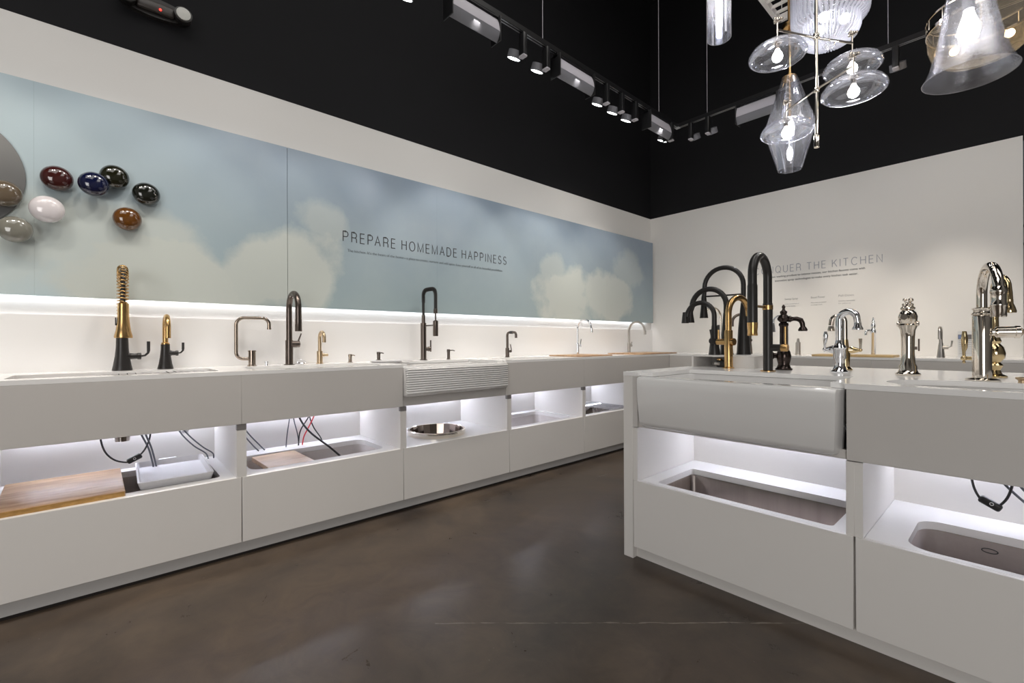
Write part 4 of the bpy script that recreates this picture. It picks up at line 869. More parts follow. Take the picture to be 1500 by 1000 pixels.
# traditional bronze
t = faucet('ornate dark bronze pump-style faucet with a finial on top', (-0.842, 2.705, IZT), math.radians(8))
MB().lathe([(0.040, 0), (0.041, 0.006), (0.034, 0.012), (0.027, 0.03), (0.033, 0.055), (0.035, 0.075), (0.031, 0.095), (0.021, 0.115), (0.023, 0.120), (0.019, 0.126), (0.0185, 0.23), (0.024, 0.238), (0.022, 0.248), (0.016, 0.252), (0.029, 0.266), (0.030, 0.276), (0.020, 0.290), (0.014, 0.296), (0.017, 0.303), (0.017, 0.311), (0.009, 0.317), (0.006, 0.325), (0.009, 0.336), (0.003, 0.347)], seg=28).build('column', 'bronze', t)
MB().lathe([(0.012, 0.015), (0.018, 0.03), (0.013, 0.038), (0.011, 0.045)], axis='X', c=(0, 0, 0.270), seg=18).build('collar', 'bronze', t)
MB().tube([(0.03, 0, 0.271), (0.06, 0, 0.270), (0.078, 0, 0.262), (0.085, 0, 0.245), (0.087, 0, 0.225)], [0.010, 0.012, 0.013, 0.012, 0.011], 14).build('spout', 'bronze', t)
MB().lathe([(0.020, 0.205), (0.022, 0.212), (0.017, 0.222), (0.013, 0.228)], c=(0.087, 0, 0), seg=18).build('nozzle', 'bronze', t)
MB().lathe([(0.022, -0.075), (0.012, -0.068), (0.020, -0.060), (0.020, -0.050), (0.014, -0.044), (0.014, -0.02)], axis='X', c=(0, 0, 0.075), seg=16).build('handle', 'bronze', t)

def bridge_lever(t, m, side, z, blade=0.095, ln=0.06, tilt=0.0):
    s = side
    prof = [(0.016, 0.010), (0.021, 0.020), (0.018, 0.030), (0.021, 0.036), (0.015, 0.044), (0.009, 0.050), (0.008, ln)]
    MB().lathe([(r, s * y) for r, y in prof], axis='Y', c=(0, 0, z), seg=18).build('valve', m, t)
    MB().sphere((0, s * (ln + 0.006), z), 0.011).build('ball', m, t)
    MB().tube([(0, s * (ln + 0.006), z), (0, s * (ln + 0.006), z + 0.028), (0, s * (ln + 0.004), z + 0.045), (0, s * (ln + 0.004), z + 0.08), (0, s * (ln + 0.004), z + blade)], [0.006, 0.0055, 0.0095, 0.0115, 0.007], 12).build('lever', m, t)
    MB().sphere((0, s * (ln + 0.006), z - 0.016), 0.006).build('finial', m, t)
# chrome gooseneck with side lever
t = faucet('chrome traditional gooseneck faucet with a single side lever', (-0.585, 2.66, IZT), math.radians(-14))
MB().lathe([(0.036, 0), (0.037, 0.006), (0.028, 0.014), (0.023, 0.03), (0.022, 0.05), (0.026, 0.075), (0.025, 0.110), (0.029, 0.120), (0.024, 0.130), (0.018, 0.142), (0.016, 0.16)], seg=28).build('body', 'chrome', t)
P = [(0, 0, 0.15), (0, 0, 0.20), (0, 0, 0.245)] + arc(0.038, 0.255, 0.038, 180, 20, 14) + [(0.077, 0, 0.240)]
MB().tube(P, [0.0165] * 3 + [0.0155] * 14 + [0.014, 0.014], 16).build('spout', 'chrome', t)
MB().lathe([(0.021, 0.205), (0.022, 0.212), (0.015, 0.225), (0.014, 0.24)], c=(0.078, 0, 0), seg=18).build('nozzle', 'chrome', t)
b = MB(); b.lathe([(0.018, -0.015), (0.020, -0.028), (0.014, -0.045), (0.011, -0.055), (0.008, -0.062)], axis='X', c=(0, 0, 0.112), seg=18); b.sphere((-0.066, 0, 0.112), 0.010); b.build('valve', 'chrome', t)
MB().tube([(-0.066, 0, 0.10), (-0.066, 0, 0.135), (-0.064, 0, 0.155), (-0.062, 0, 0.18), (-0.062, 0, 0.20)], [0.004, 0.005, 0.009, 0.0105, 0.006], 12).build('lever', 'chrome', t)
# second one behind, pale gold
t = faucet('pale gold gooseneck faucet almost hidden behind the chrome one', (-0.615, 2.90, IZT), math.radians(195))
MB().lathe([(0.034, 0), (0.034, 0.006), (0.022, 0.02), (0.024, 0.09), (0.018, 0.13), (0.015, 0.16)], seg=24).build('body', 'french_gold', t)
MB().tube([(0, 0, 0.15), (0, 0, 0.24)] + arc(0.028, 0.255, 0.028, 180, 20, 10) + [(0.058, 0, 0.235)], 0.0125, 14).build('spout', 'nickel', t)
MB().lathe([(0.016, 0.205), (0.017, 0.212), (0.012, 0.232)], c=(0.058, 0, 0), seg=16).build('nozzle', 'nickel', t)
b = MB(); b.lathe([(0.018, -0.015), (0.018, -0.035), (0.009, -0.06)], axis='X', c=(0, 0, 0.105), seg=16); b.sphere((-0.066, 0, 0.105), 0.009); b.build('valve', 'french_gold', t)
MB().tube([(-0.066, 0, 0.095), (-0.066, 0, 0.13), (-0.066, 0, 0.165)], [0.004, 0.006, 0.008], 10).build('lever', 'nickel', t)
# nickel column with ring and knob
t = faucet('polished nickel column faucet with ringed head and ball finial', (-0.333, 2.665, IZT), SY)
MB().lathe([(0.043, 0), (0.045, 0.007), (0.036, 0.014), (0.031, 0.026), (0.032, 0.040), (0.026, 0.052), (0.023, 0.10), (0.024, 0.17), (0.026, 0.20), (0.031, 0.212), (0.033, 0.222), (0.026, 0.230)], seg=30).build('column', 'nickel', t)
MB().lathe([(0.026, 0.228), (0.032, 0.24), (0.034, 0.26), (0.029, 0.278), (0.020, 0.288), (0.026, 0.294), (0.026, 0.300), (0.019, 0.306), (0.021, 0.316), (0.010, 0.324)], seg=28).build('head', 'nickel', t)
MB().lathe([(0.020, 0.0), (0.022, 0.012), (0.022, 0.03), (0.017, 0.034), (0.014, 0.036), (0.015, 0.075), (0.012, 0.08)], axis='X', c=(0.02, 0, 0.255), seg=22).build('spout', 'nickel', t)
MB().sphere((0, 0.010, 0.333), 0.010).build('finial', 'nickel', t); MB().sphere((0, -0.010, 0.335), 0.008).build('finial', 'nickel', t)
for s in (-1, 1): MB().lathe([(0.010, s * 0.024), (0.012, s * 0.031), (0.011, s * 0.037), (0.004, s * 0.039)], axis='Y', c=(0, 0, 0.228), seg=14).build('side_stud', 'nickel', t)
# big nickel bridge-style
t = faucet('large polished nickel pull-down faucet with a thick arched spout', (-0.092, 2.515, IZT), math.radians(-76))
MB().lathe([(0.047, 0), (0.048, 0.004), (0.040, 0.009), (0.0275, 0.011), (0.0275, 0.245), (0.026, 0.25), (0.024, 0.252)], c=(0, -0.006, 0), seg=32).build('body', 'nickel', t)
MB().lathe([(0.029, 0.252), (0.030, 0.256), (0.024, 0.262), (0.024, 0.270), (0.029, 0.276), (0.020, 0.280)], c=(0, -0.006, 0), seg=30).build('collar', 'nickel', t)
MB().tube([(p[0], -0.006, p[2]) for p in goose(0.275, 0.425, 0.20, 0.32)], 0.0155, 18).build('spout', 'nickel', t)
MB().lathe([(0.0195, 0.235), (0.021, 0.24), (0.0195, 0.27), (0.0215, 0.274), (0.0215, 0.280), (0.0195, 0.284), (0.0195, 0.315), (0.022, 0.321), (0.022, 0.328), (0.016, 0.342)], c=(0.20, -0.006, 0), seg=24).build('spray_head', 'nickel', t)
MB().lathe([(0.0135, 0.02), (0.0135, 0.028), (0.021, 0.034), (0.021, 0.080), (0.023, 0.082), (0.023, 0.094), (0.014, 0.100), (0.008, 0.105), (0.007, 0.118)], axis='Y', c=(0, 0, 0.185), seg=24).build('valve', 'nickel', t)
b = MB()
for k in range(4):
    a = PI / 2 * k + 0.6; b.tube([(0, 0.124, 0.185), (0.022 * math.cos(a), 0.128, 0.185 + 0.022 * math.sin(a))], [0.006, 0.005], 8); b.sphere((0.024 * math.cos(a), 0.128, 0.185 + 0.024 * math.sin(a)), 0.0085, u=12, v=8)
b.sphere((0, 0.126, 0.185), 0.010); b.build('cross_handle', 'nickel', t)
# gold behind
t = faucet('polished gold bridge faucet partly hidden behind the large nickel one', (-0.072, 2.77, IZT), math.radians(-66))
MB().lathe([(0.038, 0), (0.039, 0.006), (0.024, 0.014), (0.018, 0.03), (0.027, 0.05), (0.018, 0.062), (0.031, 0.08), (0.034, 0.10), (0.028, 0.125), (0.017, 0.14), (0.022, 0.15), (0.015, 0.17), (0.013, 0.30)], seg=26).build('column', 'french_gold', t)
MB().tube([(0, 0, 0.29), (0, 0, 0.33)] + arc(0.05, 0.36, 0.05, 180, 20, 12) + [(0.105, 0, 0.34), (0.108, 0, 0.31)], 0.0115, 14).build('spout', 'french_gold', t)
MB().lathe([(0.020, 0.262), (0.021, 0.268), (0.017, 0.285), (0.012, 0.30), (0.012, 0.315)], c=(0.108, 0, 0), seg=18).build('nozzle', 'french_gold', t)
bridge_lever(t, 'french_gold', -1, 0.078, 0.115, 0.090)
kn = thing('popup_control', 'small brass pop-up knob at the right edge on the island top', 'knob', (0.005, 2.455, IZT))
MB().lathe([(0.010, 0), (0.010, 0.010), (0.016, 0.014), (0.017, 0.020), (0.010, 0.022)], seg=18).build('stem', 'pale_brass', kn)

# black trio on the riser
def flared(label, loc, rz, h_body, top, reach, zend, r0, rt, coil_=False, lever=1):
    t = faucet(label, loc, rz)
    MB().lathe([(r0, 0), (r0, 0.003), (r0 * 0.93, 0.02), (r0 * 0.72, h_body * 0.55), (rt * 1.12, h_body), (rt, h_body + 0.02)], seg=28).build('body', 'black', t)
    return t
RZ_ = IZT + RH
t = flared('low black faucet with a rounded arch at the left end of the display box', (-1.255, 2.80, RZ_), PI + 0.06, 0.16, 0.33, 0.19, 0.235, 0.034, 0.0155)
MB().tube(goose(0.17, 0.325, 0.17, 0.26, 0.010), 0.0145, 16).build('spout', 'black', t)
MB().lathe([(0.0225, 0.20), (0.0215, 0.21), (0.016, 0.255), (0.0145, 0.27)], c=(0.183, 0, 0), seg=20).build('spray_head', 'black', t)
MB().lathe([(0.017, 0.010), (0.019, 0.024), (0.019, 0.040), (0.010, 0.042)], axis='Y', c=(0, 0, 0.085), seg=20).build('valve', 'black', t)
MB().tube([(0, 0.034, 0.085), (0.004, 0.038, 0.12), (0.008, 0.040, 0.155)], [0.006, 0.005, 0.007], 10).build('lever', 'black', t)
t = flared('middle black faucet with a wide arch, between the low one and the tallest', (-1.215, 2.88, RZ_), PI + 0.06, 0.24, 0.40, 0.25, 0.235, 0.040, 0.0175)
MB().tube(goose(0.25, 0.415, 0.215, 0.275, 0.012), 0.0165, 16).build('spout', 'black', t)
MB().lathe([(0.026, 0.205), (0.0245, 0.215), (0.018, 0.265), (0.0165, 0.285)], c=(0.227, 0, 0), seg=20).build('spray_head', 'black', t)
MB().lathe([(0.017, -0.010), (0.019, -0.03), (0.010, -0.034)], axis='Y', c=(0, 0, 0.12), seg=20).build('valve', 'black', t)
t = flared('tallest black faucet with a high hose arch at the back of the display box', (-1.145, 2.96, RZ_), PI + 0.10, 0.30, 0.5, 0.24, 0.235, 0.042, 0.0155)
MB().tube(goose(0.31, 0.552, 0.235, 0.36, 0.005), 0.0145, 16).build('hose', 'black', t)
MB().lathe([(0.0265, 0.235), (0.025, 0.245), (0.0195, 0.30), (0.0165, 0.36), (0.0145, 0.38)], c=(0.240, 0, 0), seg=20).build('spray_head', 'black', t)
MB().tube([(0.0, 0, 0.375), (0.225, 0, 0.375)], 0.005, 10).build('dock_arm', 'black', t)

# back-run faucets ---------------------------------------------------------------
def small_goose(label, loc, rz, m, top, reach, r, zend, body=0.09, flare=1.0, lever=True):
    t = faucet(label, loc, rz)
    MB().lathe([(r * 2.4 * flare, 0), (r * 2.3 * flare, 0.004), (r * 1.7, body * 0.6), (r * 1.2, body * 1.1)], seg=22).build('body', m, t)
    MB().tube(goose(body, top, reach, zend), r, 12).build('spout', m, t)
    if lever:
        MB().lathe([(r * 1.3, 0.01), (r * 1.3, 0.045)], axis='Y', c=(0, 0, body * 0.75), seg=14).build('valve', m, t)
        MB().tube([(0, 0.045, body * 0.75), (0, 0.062, body * 0.75 + 0.01), (0, 0.066, body * 0.75 + 0.055)], [0.004, 0.005, 0.007], 8).build('lever', m, t)
    return t
small_goose('dark bronze arched faucet by the back wall, seen behind the black arched one', (-1.975, 5.25, LZT), -PI / 2 - 0.9, 'titanium', 0.43, 0.17, 0.0155, 0.30, 0.2)
small_goose('slim chrome arc faucet by the back wall, seen between the black faucets', (-2.28, 5.25, LZT), -2.2, 'nickel', 0.52, 0.2, 0.013, 0.40, 0.08, 0.8, False)
t = small_goose('chrome faucet by the back wall, seen left of the dark bronze pump-style one', (-1.60, 5.25, LZT), PI, 'chrome', 0.40, 0.13, 0.012, 0.30, 0.08, 0.8, False)
MB().lathe([(0.026, 0.235), (0.018, 0.30), (0.013, 0.33)], c=(0.13, 0, 0), seg=18).build('spray_head', 'chrome', t)
sh = thing('soap_dispenser', 'short brushed nickel canister by the back wall behind the pump-style faucet', 'soap dispenser', (-1.50, 5.24, LZT))
MB().lathe([(0.028, 0), (0.028, 0.004), (0.024, 0.008), (0.022, 0.125), (0.013, 0.13), (0.011, 0.15), (0.008, 0.165)], seg=20).build('body', 'brushed_nickel', sh)
board('long pale bamboo board on the back worktop beyond the chrome faucet', (-0.985, 4.98, LZT), (0.58, 0.30, 0.018), 'oak_x')
t = faucet('chrome pump-style faucet by the back wall, right end of the bamboo board', (-0.895, 5.24, LZT), -PI / 2)
MB().lathe([(0.028, 0), (0.028, 0.005), (0.021, 0.012), (0.019, 0.2), (0.026, 0.21), (0.024, 0.235), (0.015, 0.25), (0.020, 0.27), (0.020, 0.285), (0.011, 0.30), (0.015, 0.315), (0.006, 0.33), (0.008, 0.345), (0.002, 0.352)], seg=22).build('column', 'chrome', t)
MB().tube([(0, -0.01, 0.225), (0.03, -0.03, 0.235), (0.05, -0.045, 0.225), (0.052, -0.046, 0.19)], 0.011, 10).build('spout', 'chrome', t)
t = faucet('dark lever of a faucet by the back wall, right of the nickel column', (-0.66, 5.22, LZT), -PI / 2)
MB().lathe([(0.026, 0), (0.026, 0.005), (0.018, 0.01), (0.018, 0.14)], seg=20).build('body', 'titanium', t)
MB().tube(goose(0.13, 0.30, 0.10, 0.2), 0.013, 12).build('spout', 'titanium', t)
MB().lathe([(0.014, 0.01), (0.014, 0.07)], axis='Y', c=(0, 0, 0.075), seg=14).build('valve', 'titanium', t)
MB().box(-0.006, 0.006, 0.074, 0.086, 0.05, 0.155, 0.003).build('lever', 'titanium', t)
small_goose('brushed nickel faucet by the back wall, left of the printed card', (-0.435, 5.14, LZT), -PI / 2, 'brushed_nickel', 0.245, 0.09, 0.0115, 0.15, 0.11, 1.0)
cd = thing('price_card', 'printed white card with a dark picture standing by the back wall', 'card', (-0.275, 5.2, LZT))
MB().box(-0.065, 0.075, 0, 0.004, 0.003, 0.215).build('sheet', 'card', cd)
MB().box(-0.063, 0.073, -0.002, 0.0, 0.150, 0.187).build('picture', mat('card_picture', (0.16, 0.15, 0.15), 0.5), cd)
MB().box(-0.060, -0.042, -0.0035, -0.002, 0.153, 0.184).build('badge', mat('card_badge', (0.18, 0.24, 0.42), 0.5), cd)
for k in range(8): MB().box(-0.058, 0.055 - 0.02 * (k % 3), -0.0012, 0.0, 0.135 - k * 0.015, 0.139 - k * 0.015).build('printed_line', 'print_pale', cd)
MB().box(-0.065, 0.075, -0.02, 0.03, 0, 0.004).build('foot', 'card', cd)

# ---------------------------------------------------------------- track lighting
ZT = 3.2; TX, TY = -2.261, 4.242
tk = thing('lighting_track', 'black suspended lighting track turning the corner below the dark ceiling', 'lighting track')
MB().box(TX - 0.018, TX + 0.018, -2.2, TY + 0.018, ZT, ZT + 0.035).build('rail', 'track', tk)
MB().box(TX + 0.018, 4.0, TY - 0.018, TY + 0.018, ZT, ZT + 0.035).build('rail', 'track', tk)
for s in (-0.010, 0.010):
    MB().box(TX + s - 0.0022, TX + s + 0.0022, -2.2, TY - 0.02, ZT - 0.0016, ZT).build('conductor', 'rail', tk)
    MB().box(TX + 0.03, 4.0, TY + s - 0.0022, TY + s + 0.0022, ZT - 0.0016, ZT).build('conductor', 'rail', tk)
MB().box(TX - 0.014, TX + 0.030, TY - 0.03, TY + 0.014, ZT - 0.004, ZT).build('corner_joint', 'rail', tk)
for (x, y) in ((TX, 2.338), (TX, 3.90), (-1.96, TY), (-0.632, TY), (TX, 0.2)):
    MB().tube([(x, y, ZT + 0.035), (x, y, CZ)], 0.0022, 6).build('suspension_cable', 'lamp_grey', tk)

def spot_head(label, loc, rz, tilt=25, lit=True):
    t = thing('track_spotlight', label, 'spotlight', loc, rz, 'black spotlights hanging from the lighting track')
    MB().box(-0.026, 0.026, -0.019, 0.019, -0.150, 0.0, 0.008).build('stem', 'track', t)
    MB().box(-0.026, 0.026, -0.019, 0.019, -0.163, -0.1495, 0.006).build('end_cap', 'lamp_grey', t)
    rot = Matrix.Translation((0.083, 0, -0.105)) @ Matrix.Rotation(-math.radians(tilt), 4, 'Y')
    hd = MB().lathe([(0.030, 0.026), (0.048, 0.022), (0.049, -0.026), (0.045, -0.028), (0.044, -0.022), (0.001, -0.021)], seg=30, mtx=rot).build('head', 'lamp_grey_dark', t)
    MB().lathe([(0.043, -0.0225), (0.042, -0.027), (0.001, -0.027)], seg=26, mtx=rot).build('lens', 'lens' if lit else 'lamp_grey', hd)
    MB().tube([(0.02, 0, -0.105), (0.04, 0, -0.105)], 0.008, 10).build('pivot', 'track', t)
    return t
for i, (y, lab) in enumerate(((1.30, 'lit track spotlight at the top edge, left of the first wall washer'), (2.145, 'first lit track spotlight right of the largest wall washer'), (2.373, 'second lit track spotlight right of the largest wall washer'),
                              (3.083, 'lit track spotlight just right of the middle wall washer'), (3.293, 'lit track spotlight second right of the middle wall washer'), (3.499, 'track spotlight third right of the middle wall washer'))):
    spot_head(lab, (TX, y, ZT), PI)
    spot('spot_beam', (TX - 0.12, y, ZT - 0.16), (WX, y + (0.12 if i % 2 else -0.12), 0.62), 20, 74, 0.4, WARM)
for i, (x, lab) in enumerate(((-2.12, 'unlit-looking spotlight at the track corner, left one'), (-1.953, 'unlit-looking spotlight at the track corner, right one'), (-0.59, 'track spotlight right of the chandelier domes'))):
    spot_head(lab, (x, TY, ZT), PI / 2, 30, True)
spot_head('track spotlight closest to the track corner on the left run', (TX, 4.12, ZT), PI, 25, True)
for x, p in ((-1.2, 30), (-0.45, 34), (0.4, 30)): spot('spot_beam', (x, TY - 0.12, ZT - 0.16), (x * 0.8, 2.55, 0.94), p, 48, 0.8, (1.0, 0.94, 0.87))  # beams added to brighten the island top, without heads of their own
spot('spot_beam', (TX + 0.1, 0.3, ZT - 0.16), (-2.35, 0.1, 0), 34, 48, 0.7, WARM)  # added beam lifting the aisle floor and drawers, no head modelled
spot('spot_beam', (TX - 0.12, 4.12, ZT - 0.16), (WX, 4.5, 0.9), 28, 74, 0.6, WARM)
for i, x in enumerate((-2.1, -1.2, -0.45, 0.5)):
    spot('spot_beam', (x, TY + 0.12, ZT - 0.16), (x + 0.15, WY, 0.75), 85, 44, 1.0, WARM)
for y in (-1.2, -0.6, 0.1, 0.65):
    spot('spot_beam', (TX - 0.12, y, ZT - 0.16), (WX, y, 0.62), 21, 74, 0.4, WARM)

def wall_washer(label, loc, rz, ln, lit=0.0):
    t = thing('wall_washer', label, 'wall washer', loc, rz, 'grey wall washers hanging from the lighting track')
    MB().box(-0.02, 0.02, ln / 2 - 0.03, ln / 2 + 0.004, -0.03, 0.0).build('adapter', 'track', t)
    MB().box(-0.02, 0.02, -ln / 2 - 0.004, -ln / 2 + 0.03, -0.03, 0.0).build('adapter', 'track', t)
    # curved reflector housing, extruded along the track (local Y); open towards local +X
    up = [(-0.020, -0.015)] + [(-0.020 - 0.045 * math.sin(a), -0.015 - 0.11 * (1 - math.cos(a)) - 0.02 * math.sin(a)) for a in [PI / 2 * k / 6 for k in range(1, 7)]]
    def strip(pr, th): return [Vector((x, 0, z)) for x, z in pr] + [Vector((x + th, 0, z + th * 0.2)) for x, z in reversed(pr)]
    for nm, pr, m in (('reflector', [(0.0, -0.016), (-0.020, -0.03), (-0.034, -0.06), (-0.042, -0.09), (-0.046, -0.118)], 'lamp_grey'), ('lower_shield', [(-0.046, -0.120), (-0.040, -0.140), (-0.028, -0.162), (-0.012, -0.176)], 'lamp_grey_dark')):
        s0 = strip(pr, 0.004)
        MB().loft([[Vector((p.x, -ln / 2, p.z)) for p in s0], [Vector((p.x, ln / 2, p.z)) for p in s0]], True, True, True).build(nm, m, t, 50)
    for s in (-1, 1):
        MB().box(-0.05, 0.05, s * ln / 2 - 0.004, s * ln / 2 + 0.004, -0.176, -0.014, 0.003).build('end_cap', 'track', t)
    MB().box(-0.03, 0.045, -ln / 2 + 0.004, ln / 2 - 0.004, -0.022, -0.014).build('top_plate', 'track', t)
    return t
WASH = [((TX, 1.720, ZT), PI, 0.37, 'largest grey wall washer on the left track, cut by the top edge'), ((TX, 2.672, ZT), PI, 0.40, 'middle grey wall washer on the left track'), ((TX, 3.870, ZT), PI, 0.37, 'grey wall washer on the left track next to the corner'),
        ((-1.52, TY, ZT), PI / 2, 0.33, 'grey wall washer on the right-hand run, left of the glass pendants')]
for loc, rz, ln, lab in WASH:
    wall_washer(lab, loc, rz, ln)
for y in (-0.4, 0.6, 1.72, 2.672, 3.87):
    area('washer_beam', (TX - 0.06, y, ZT - 0.09), (-0.42, 0, -1.0), 0.05, 0.34, 1.2 if y < 3 else 3.0, (1.0, 0.96, 0.92), math.radians(110))
for x in (-1.52, -0.2):
    area('washer_beam', (x, TY + 0.06, ZT - 0.09), (0, 0.6, -1.0), 0.34, 0.05, 0.8, (1.0, 0.96, 0.92), math.radians(110))

# ---------------------------------------------------------------- pendants over the island
def thin_lathe(prof, th=0.003, **k):
    inner = [(max(r - th, 0.0005), z) for r, z in reversed(prof)]
    return MB().lathe(prof + inner + [prof[0]], cap=False, **k)
# clear tube pendant
t = thing('tube_pendant', 'clear glass cylinder pendant with a glowing core, left of the chandelier', 'pendant lamp', (-1.074, 2.469, 0))
thin_lathe([(0.060, 2.72), (0.060, 3.30)], seg=40).build('glass_cylinder', 'glass', t)
thin_lathe([(0.020, 2.70), (0.020, 2.82)], seg=24).build('inner_tube', 'glass', t)
MB().tube([(0, 0, 2.80), (0, 0, 3.22)], 0.0155, 14).build('glow_rod', 'bulb', t)
MB().lathe([(0.062, 3.30), (0.062, 3.34), (0.01, 3.35)], seg=32).build('cap', 'nickel', t)
MB().tube([(0, 0, 3.34), (0, 0, CZ)], 0.004, 8).build('rod', 'nickel', t)
# nickel chandelier with four domes
SX, SYY = -0.79, 3.11
t = thing('chandelier', 'polished nickel chandelier with four clear flattened glass domes', 'chandelier', (SX, SYY, 0))
MB().tube([(0, 0, 2.30), (0, 0, CZ)], 0.009, 14).build('stem', 'nickel', t)
MB().lathe([(0.014, 2.225), (0.015, 2.23), (0.015, 2.29), (0.009, 2.30)], seg=20).build('end_weight', 'nickel', t)
for (z, hubdir) in ((2.875, 0), (2.565, 1)):
    MB().lathe([(0.014, z - 0.016), (0.017, z - 0.012), (0.017, z + 0.012), (0.014, z + 0.016)], seg=18).build('hub', 'nickel', t)
def dome_arm(dx, dy, za, zd, k=0):
    L_ = math.hypot(dx, dy)
    ar = MB().tube([(0, 0, za), (dx, dy, za)], 0.0065, 12).build('arm', 'nickel', t)
    MB().tube([(dx, dy, za + 0.05), (dx, dy, zd + 0.045)], 0.005, 10).build('drop_rod', 'nickel', ar)
    b = MB(); b.lathe([(0.010, za + 0.045), (0.020, za + 0.052), (0.020, za + 0.060), (0.008, za + 0.064)], c=(dx, dy, 0), seg=16)
    for a in (0.3, 2.4, 4.5): b.sphere((dx + 0.022 * math.cos(a), dy + 0.022 * math.sin(a), za + 0.058), 0.009, u=10, v=8)
    b.build('thumb_knob', 'nickel', ar)
    dm = MB().lathe([(0.024, zd + 0.044), (0.028, zd + 0.05), (0.010, zd + 0.060)], c=(dx, dy, 0), seg=22).build('shade_holder', 'nickel', t)
    thin_lathe([(0.022, zd + 0.050), (0.060, zd + 0.044), (0.100, zd + 0.030), (0.130, zd + 0.010), (0.145, zd - 0.012), (0.148, zd - 0.026), (0.144, zd - 0.038), (0.132, zd - 0.048)], 0.0035, c=(dx, dy, 0), seg=48).build('glass_dome', 'glass', dm)
    MB().lathe([(0.013, zd + 0.045), (0.013, zd + 0.010), (0.010, zd + 0.008)], c=(dx, dy, 0), seg=16).build('socket', 'nickel_dark', dm)
    MB().lathe([(0.010, zd + 0.010), (0.013, zd - 0.002), (0.024, zd - 0.020), (0.027, zd - 0.034), (0.022, zd - 0.050), (0.010, zd - 0.060), (0.001, zd - 0.062)], c=(dx, dy, 0), seg=20).build('bulb', 'bulb', dm)
dome_arm(-0.128, -0.245, 2.865, 2.745)
dome_arm(0.128, 0.215, 2.865, 2.745)
dome_arm(0.200, -0.120, 2.565, 2.455)
dome_arm(-0.205, 0.150, 2.565, 2.455)
# double-cone pendant
t = thing('cone_pendant', 'clear double-cone glass pendant on a brass rod behind the chandelier', 'pendant lamp', (-1.107, 3.70, 0))
thin_lathe([(0.045, 3.00), (0.052, 2.985), (0.155, 2.66), (0.160, 2.63), (0.156, 2.61)], seg=48).build('upper_glass', 'glass', t)
prof = [(0.156, 2.61)]
for k in range(1, 29):
    f_ = k / 29; r_ = 0.156 + (0.075 - 0.156) * f_; z_ = 2.61 - 0.28 * f_; prof.append((r_ + (0.0022 if k % 2 else 0), z_))
prof.append((0.075, 2.33))
thin_lathe(prof, 0.003, seg=48).build('ribbed_glass', 'glass', t)
MB().lathe([(0.040, 2.98), (0.047, 3.0), (0.020, 3.012), (0.014, 3.03)], seg=24).build('cap', 'brass', t)
MB().tube([(0, 0, 3.02), (0, 0, CZ)], 0.0105, 12).build('rod', 'brass', t)
MB().tube([(0, 0, 3.0), (0, 0, 2.70)], 0.011, 12).build('inner_rod', 'brass', t)
MB().lathe([(0.01, 3.34), (0.04, 3.35), (0.045, 3.36), (0.045, 3.38), (0.01, 3.40)], seg=28).build('collar_disc', 'brass', t)
MB().lathe([(0.012, 2.70), (0.026, 2.66), (0.030, 2.62), (0.022, 2.58), (0.002, 2.565)], seg=18).build('bulb', 'bulb', t)
# ribbed bowl pendant
t = thing('ribbed_pendant', 'large fluted glass bowl pendant glowing behind the chandelier stem', 'pendant lamp', (-0.845, 3.62, 0))
PR = [(0.212, 3.62), (0.212, 3.26), (0.208, 3.235), (0.190, 3.215), (0.168, 3.205), (0.164, 3.15), (0.150, 3.112), (0.118, 3.088), (0.080, 3.076), (0.042, 3.070)]
thin_lathe(PR[:5], 0.004, seg=88).build('glass_drum', 'glass_ribbed', t)
thin_lathe(PR[4:], 0.004, seg=88).build('glass_bowl', 'glass_ribbed', t)
rib = MB().tube([(r + 0.002, 0, z) for r, z in PR], [0.0085, 0.0085, 0.008, 0.0075, 0.007, 0.007, 0.006, 0.005, 0.0035, 0.002], 7).build('rib', 'glass_rib', t, 60)
for k in range(1, 44):
    c = rib.copy(); COL.objects.link(c); c.parent = t; c.rotation_euler = (0, 0, 2 * PI * k / 44)
MB().lathe([(0.045, 3.075), (0.030, 3.055), (0.002, 3.05)], seg=24, flute=12, famp=0.08).build('finial', 'glass_ribbed', t)
for a in (0.4, 2.5, 4.6):
    MB().sphere((0.085 * math.cos(a), 0.085 * math.sin(a), 3.22), 0.030).build('bulb', 'bulb', t)
MB().lathe([(0.2, 3.62), (0.22, 3.63), (0.02, 3.66)], seg=40).build('cap', 'nickel', t)
MB().tube([(0, 0, 3.64), (0, 0, CZ)], 0.008, 10).build('rod', 'nickel', t)
# bell pendant, nearest
t = thing('bell_pendant', 'big seeded-glass bell pendant at the top right corner', 'pendant lamp', (-0.168, 3.253, 0))
thin_lathe([(0.060, 3.05), (0.074, 2.93), (0.088, 2.82), (0.106, 2.70), (0.128, 2.58), (0.150, 2.49), (0.172, 2.44), (0.180, 2.428)], 0.004, seg=56).build('glass_bell', 'glass_seeded', t)
MB().lathe([(0.022, 2.76), (0.024, 2.80), (0.024, 2.95), (0.05, 3.05), (0.06, 3.07), (0.02, 3.1)], seg=24).build('socket', 'lamp_grey_dark', t)
MB().lathe([(0.018, 2.76), (0.024, 2.73), (0.040, 2.68), (0.043, 2.65), (0.036, 2.615), (0.015, 2.595), (0.001, 2.593)], seg=24).build('bulb', 'bell_bulb', t)
MB().tube([(0, 0, 3.09), (0, 0, CZ)], 0.006, 10).build('rod', 'nickel', t)
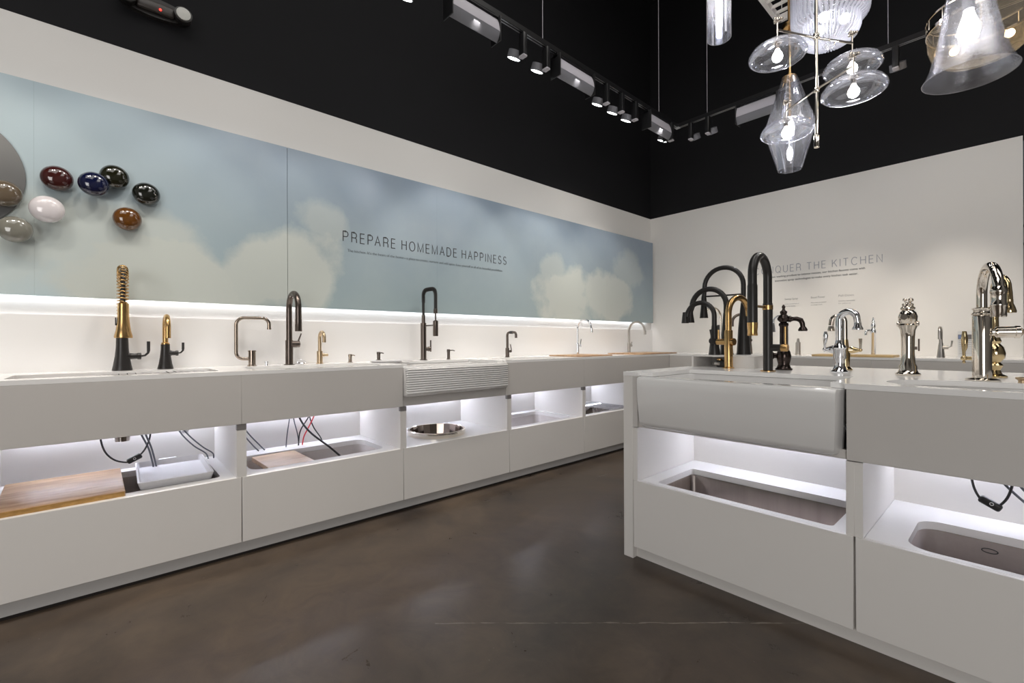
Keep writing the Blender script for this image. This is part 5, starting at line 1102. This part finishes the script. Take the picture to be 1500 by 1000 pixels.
# amber bowl lantern behind
t = thing('amber_pendant', 'wide amber glass bowl lantern with a metal gallery behind the bell pendant', 'pendant lamp', (-0.150, 3.88, 0))
thin_lathe([(0.240, 2.98), (0.236, 2.90), (0.215, 2.83), (0.170, 2.785), (0.09, 2.765), (0.01, 2.76)], 0.004, seg=48).build('glass_bowl', 'glass_amber', t)
thin_lathe([(0.244, 2.975), (0.244, 2.993)], 0.006, seg=48).build('lower_ring', 'nickel', t)
thin_lathe([(0.244, 3.055), (0.244, 3.063)], 0.006, seg=48).build('upper_ring', 'nickel', t)
for k in range(14):
    a = 2 * PI * k / 14; MB().tube([(0.241 * math.cos(a), 0.241 * math.sin(a), 2.99), (0.241 * math.cos(a), 0.241 * math.sin(a), 3.06)], 0.003, 6).build('gallery_bar', 'nickel', t)
for a in (0.70, 2.5):
    MB().tube([(0, 0, 2.97), (0.14 * math.cos(a), 0.14 * math.sin(a), 2.92)], 0.006, 8).build('lamp_arm', 'french_gold', t)
    MB().sphere((0.15 * math.cos(a), 0.15 * math.sin(a), 2.90), 0.022).build('bulb', 'warm_bulb', t)
MB().tube([(0, 0, 2.95), (0, 0, CZ)], 0.008, 10).build('rod', 'nickel', t)
for k in range(3):
    a = 2 * PI * k / 3 + 0.5; MB().tube([(0.241 * math.cos(a), 0.241 * math.sin(a), 3.06), (0, 0, 3.5)], 0.003, 6).build('hanger', 'nickel', t)
# white louvre panel and brass canopy above
lv = thing('ceiling_louver', 'white slatted louver panel hanging at the top edge behind the chandelier', 'louver', (0, 0, 3.62))
LVX, LVY = -1.29, 4.02
MB().box(LVX, LVX + 0.03, LVY - 1.5, LVY, 0, 0.05).build('frame', 'louver', lv)
MB().box(LVX + 1.1, LVX + 1.13, LVY - 1.5, LVY, 0, 0.05).build('frame', 'louver', lv)
MB().box(LVX, LVX + 1.13, LVY - 0.03, LVY, 0, 0.05).build('frame', 'louver', lv)
for k in range(16):
    y = LVY - 0.10 - k * 0.09
    b = MB(); b.box(LVX + 0.03, LVX + 1.1, -0.005, 0.005, -0.032, 0.032); o = b.build('slat', 'louver', lv); o.location = (0, y, 0.03); o.rotation_euler = (-0.75, 0, 0)
for (x, y) in ((LVX + 0.05, LVY - 1.4), (LVX + 1.08, LVY - 1.4), (LVX + 0.05, LVY - 0.05), (LVX + 1.08, LVY - 0.05)): MB().tube([(x, y, 0.05), (x, y, CZ - 3.62)], 0.003, 6).build('suspension_rod', 'louver', lv)
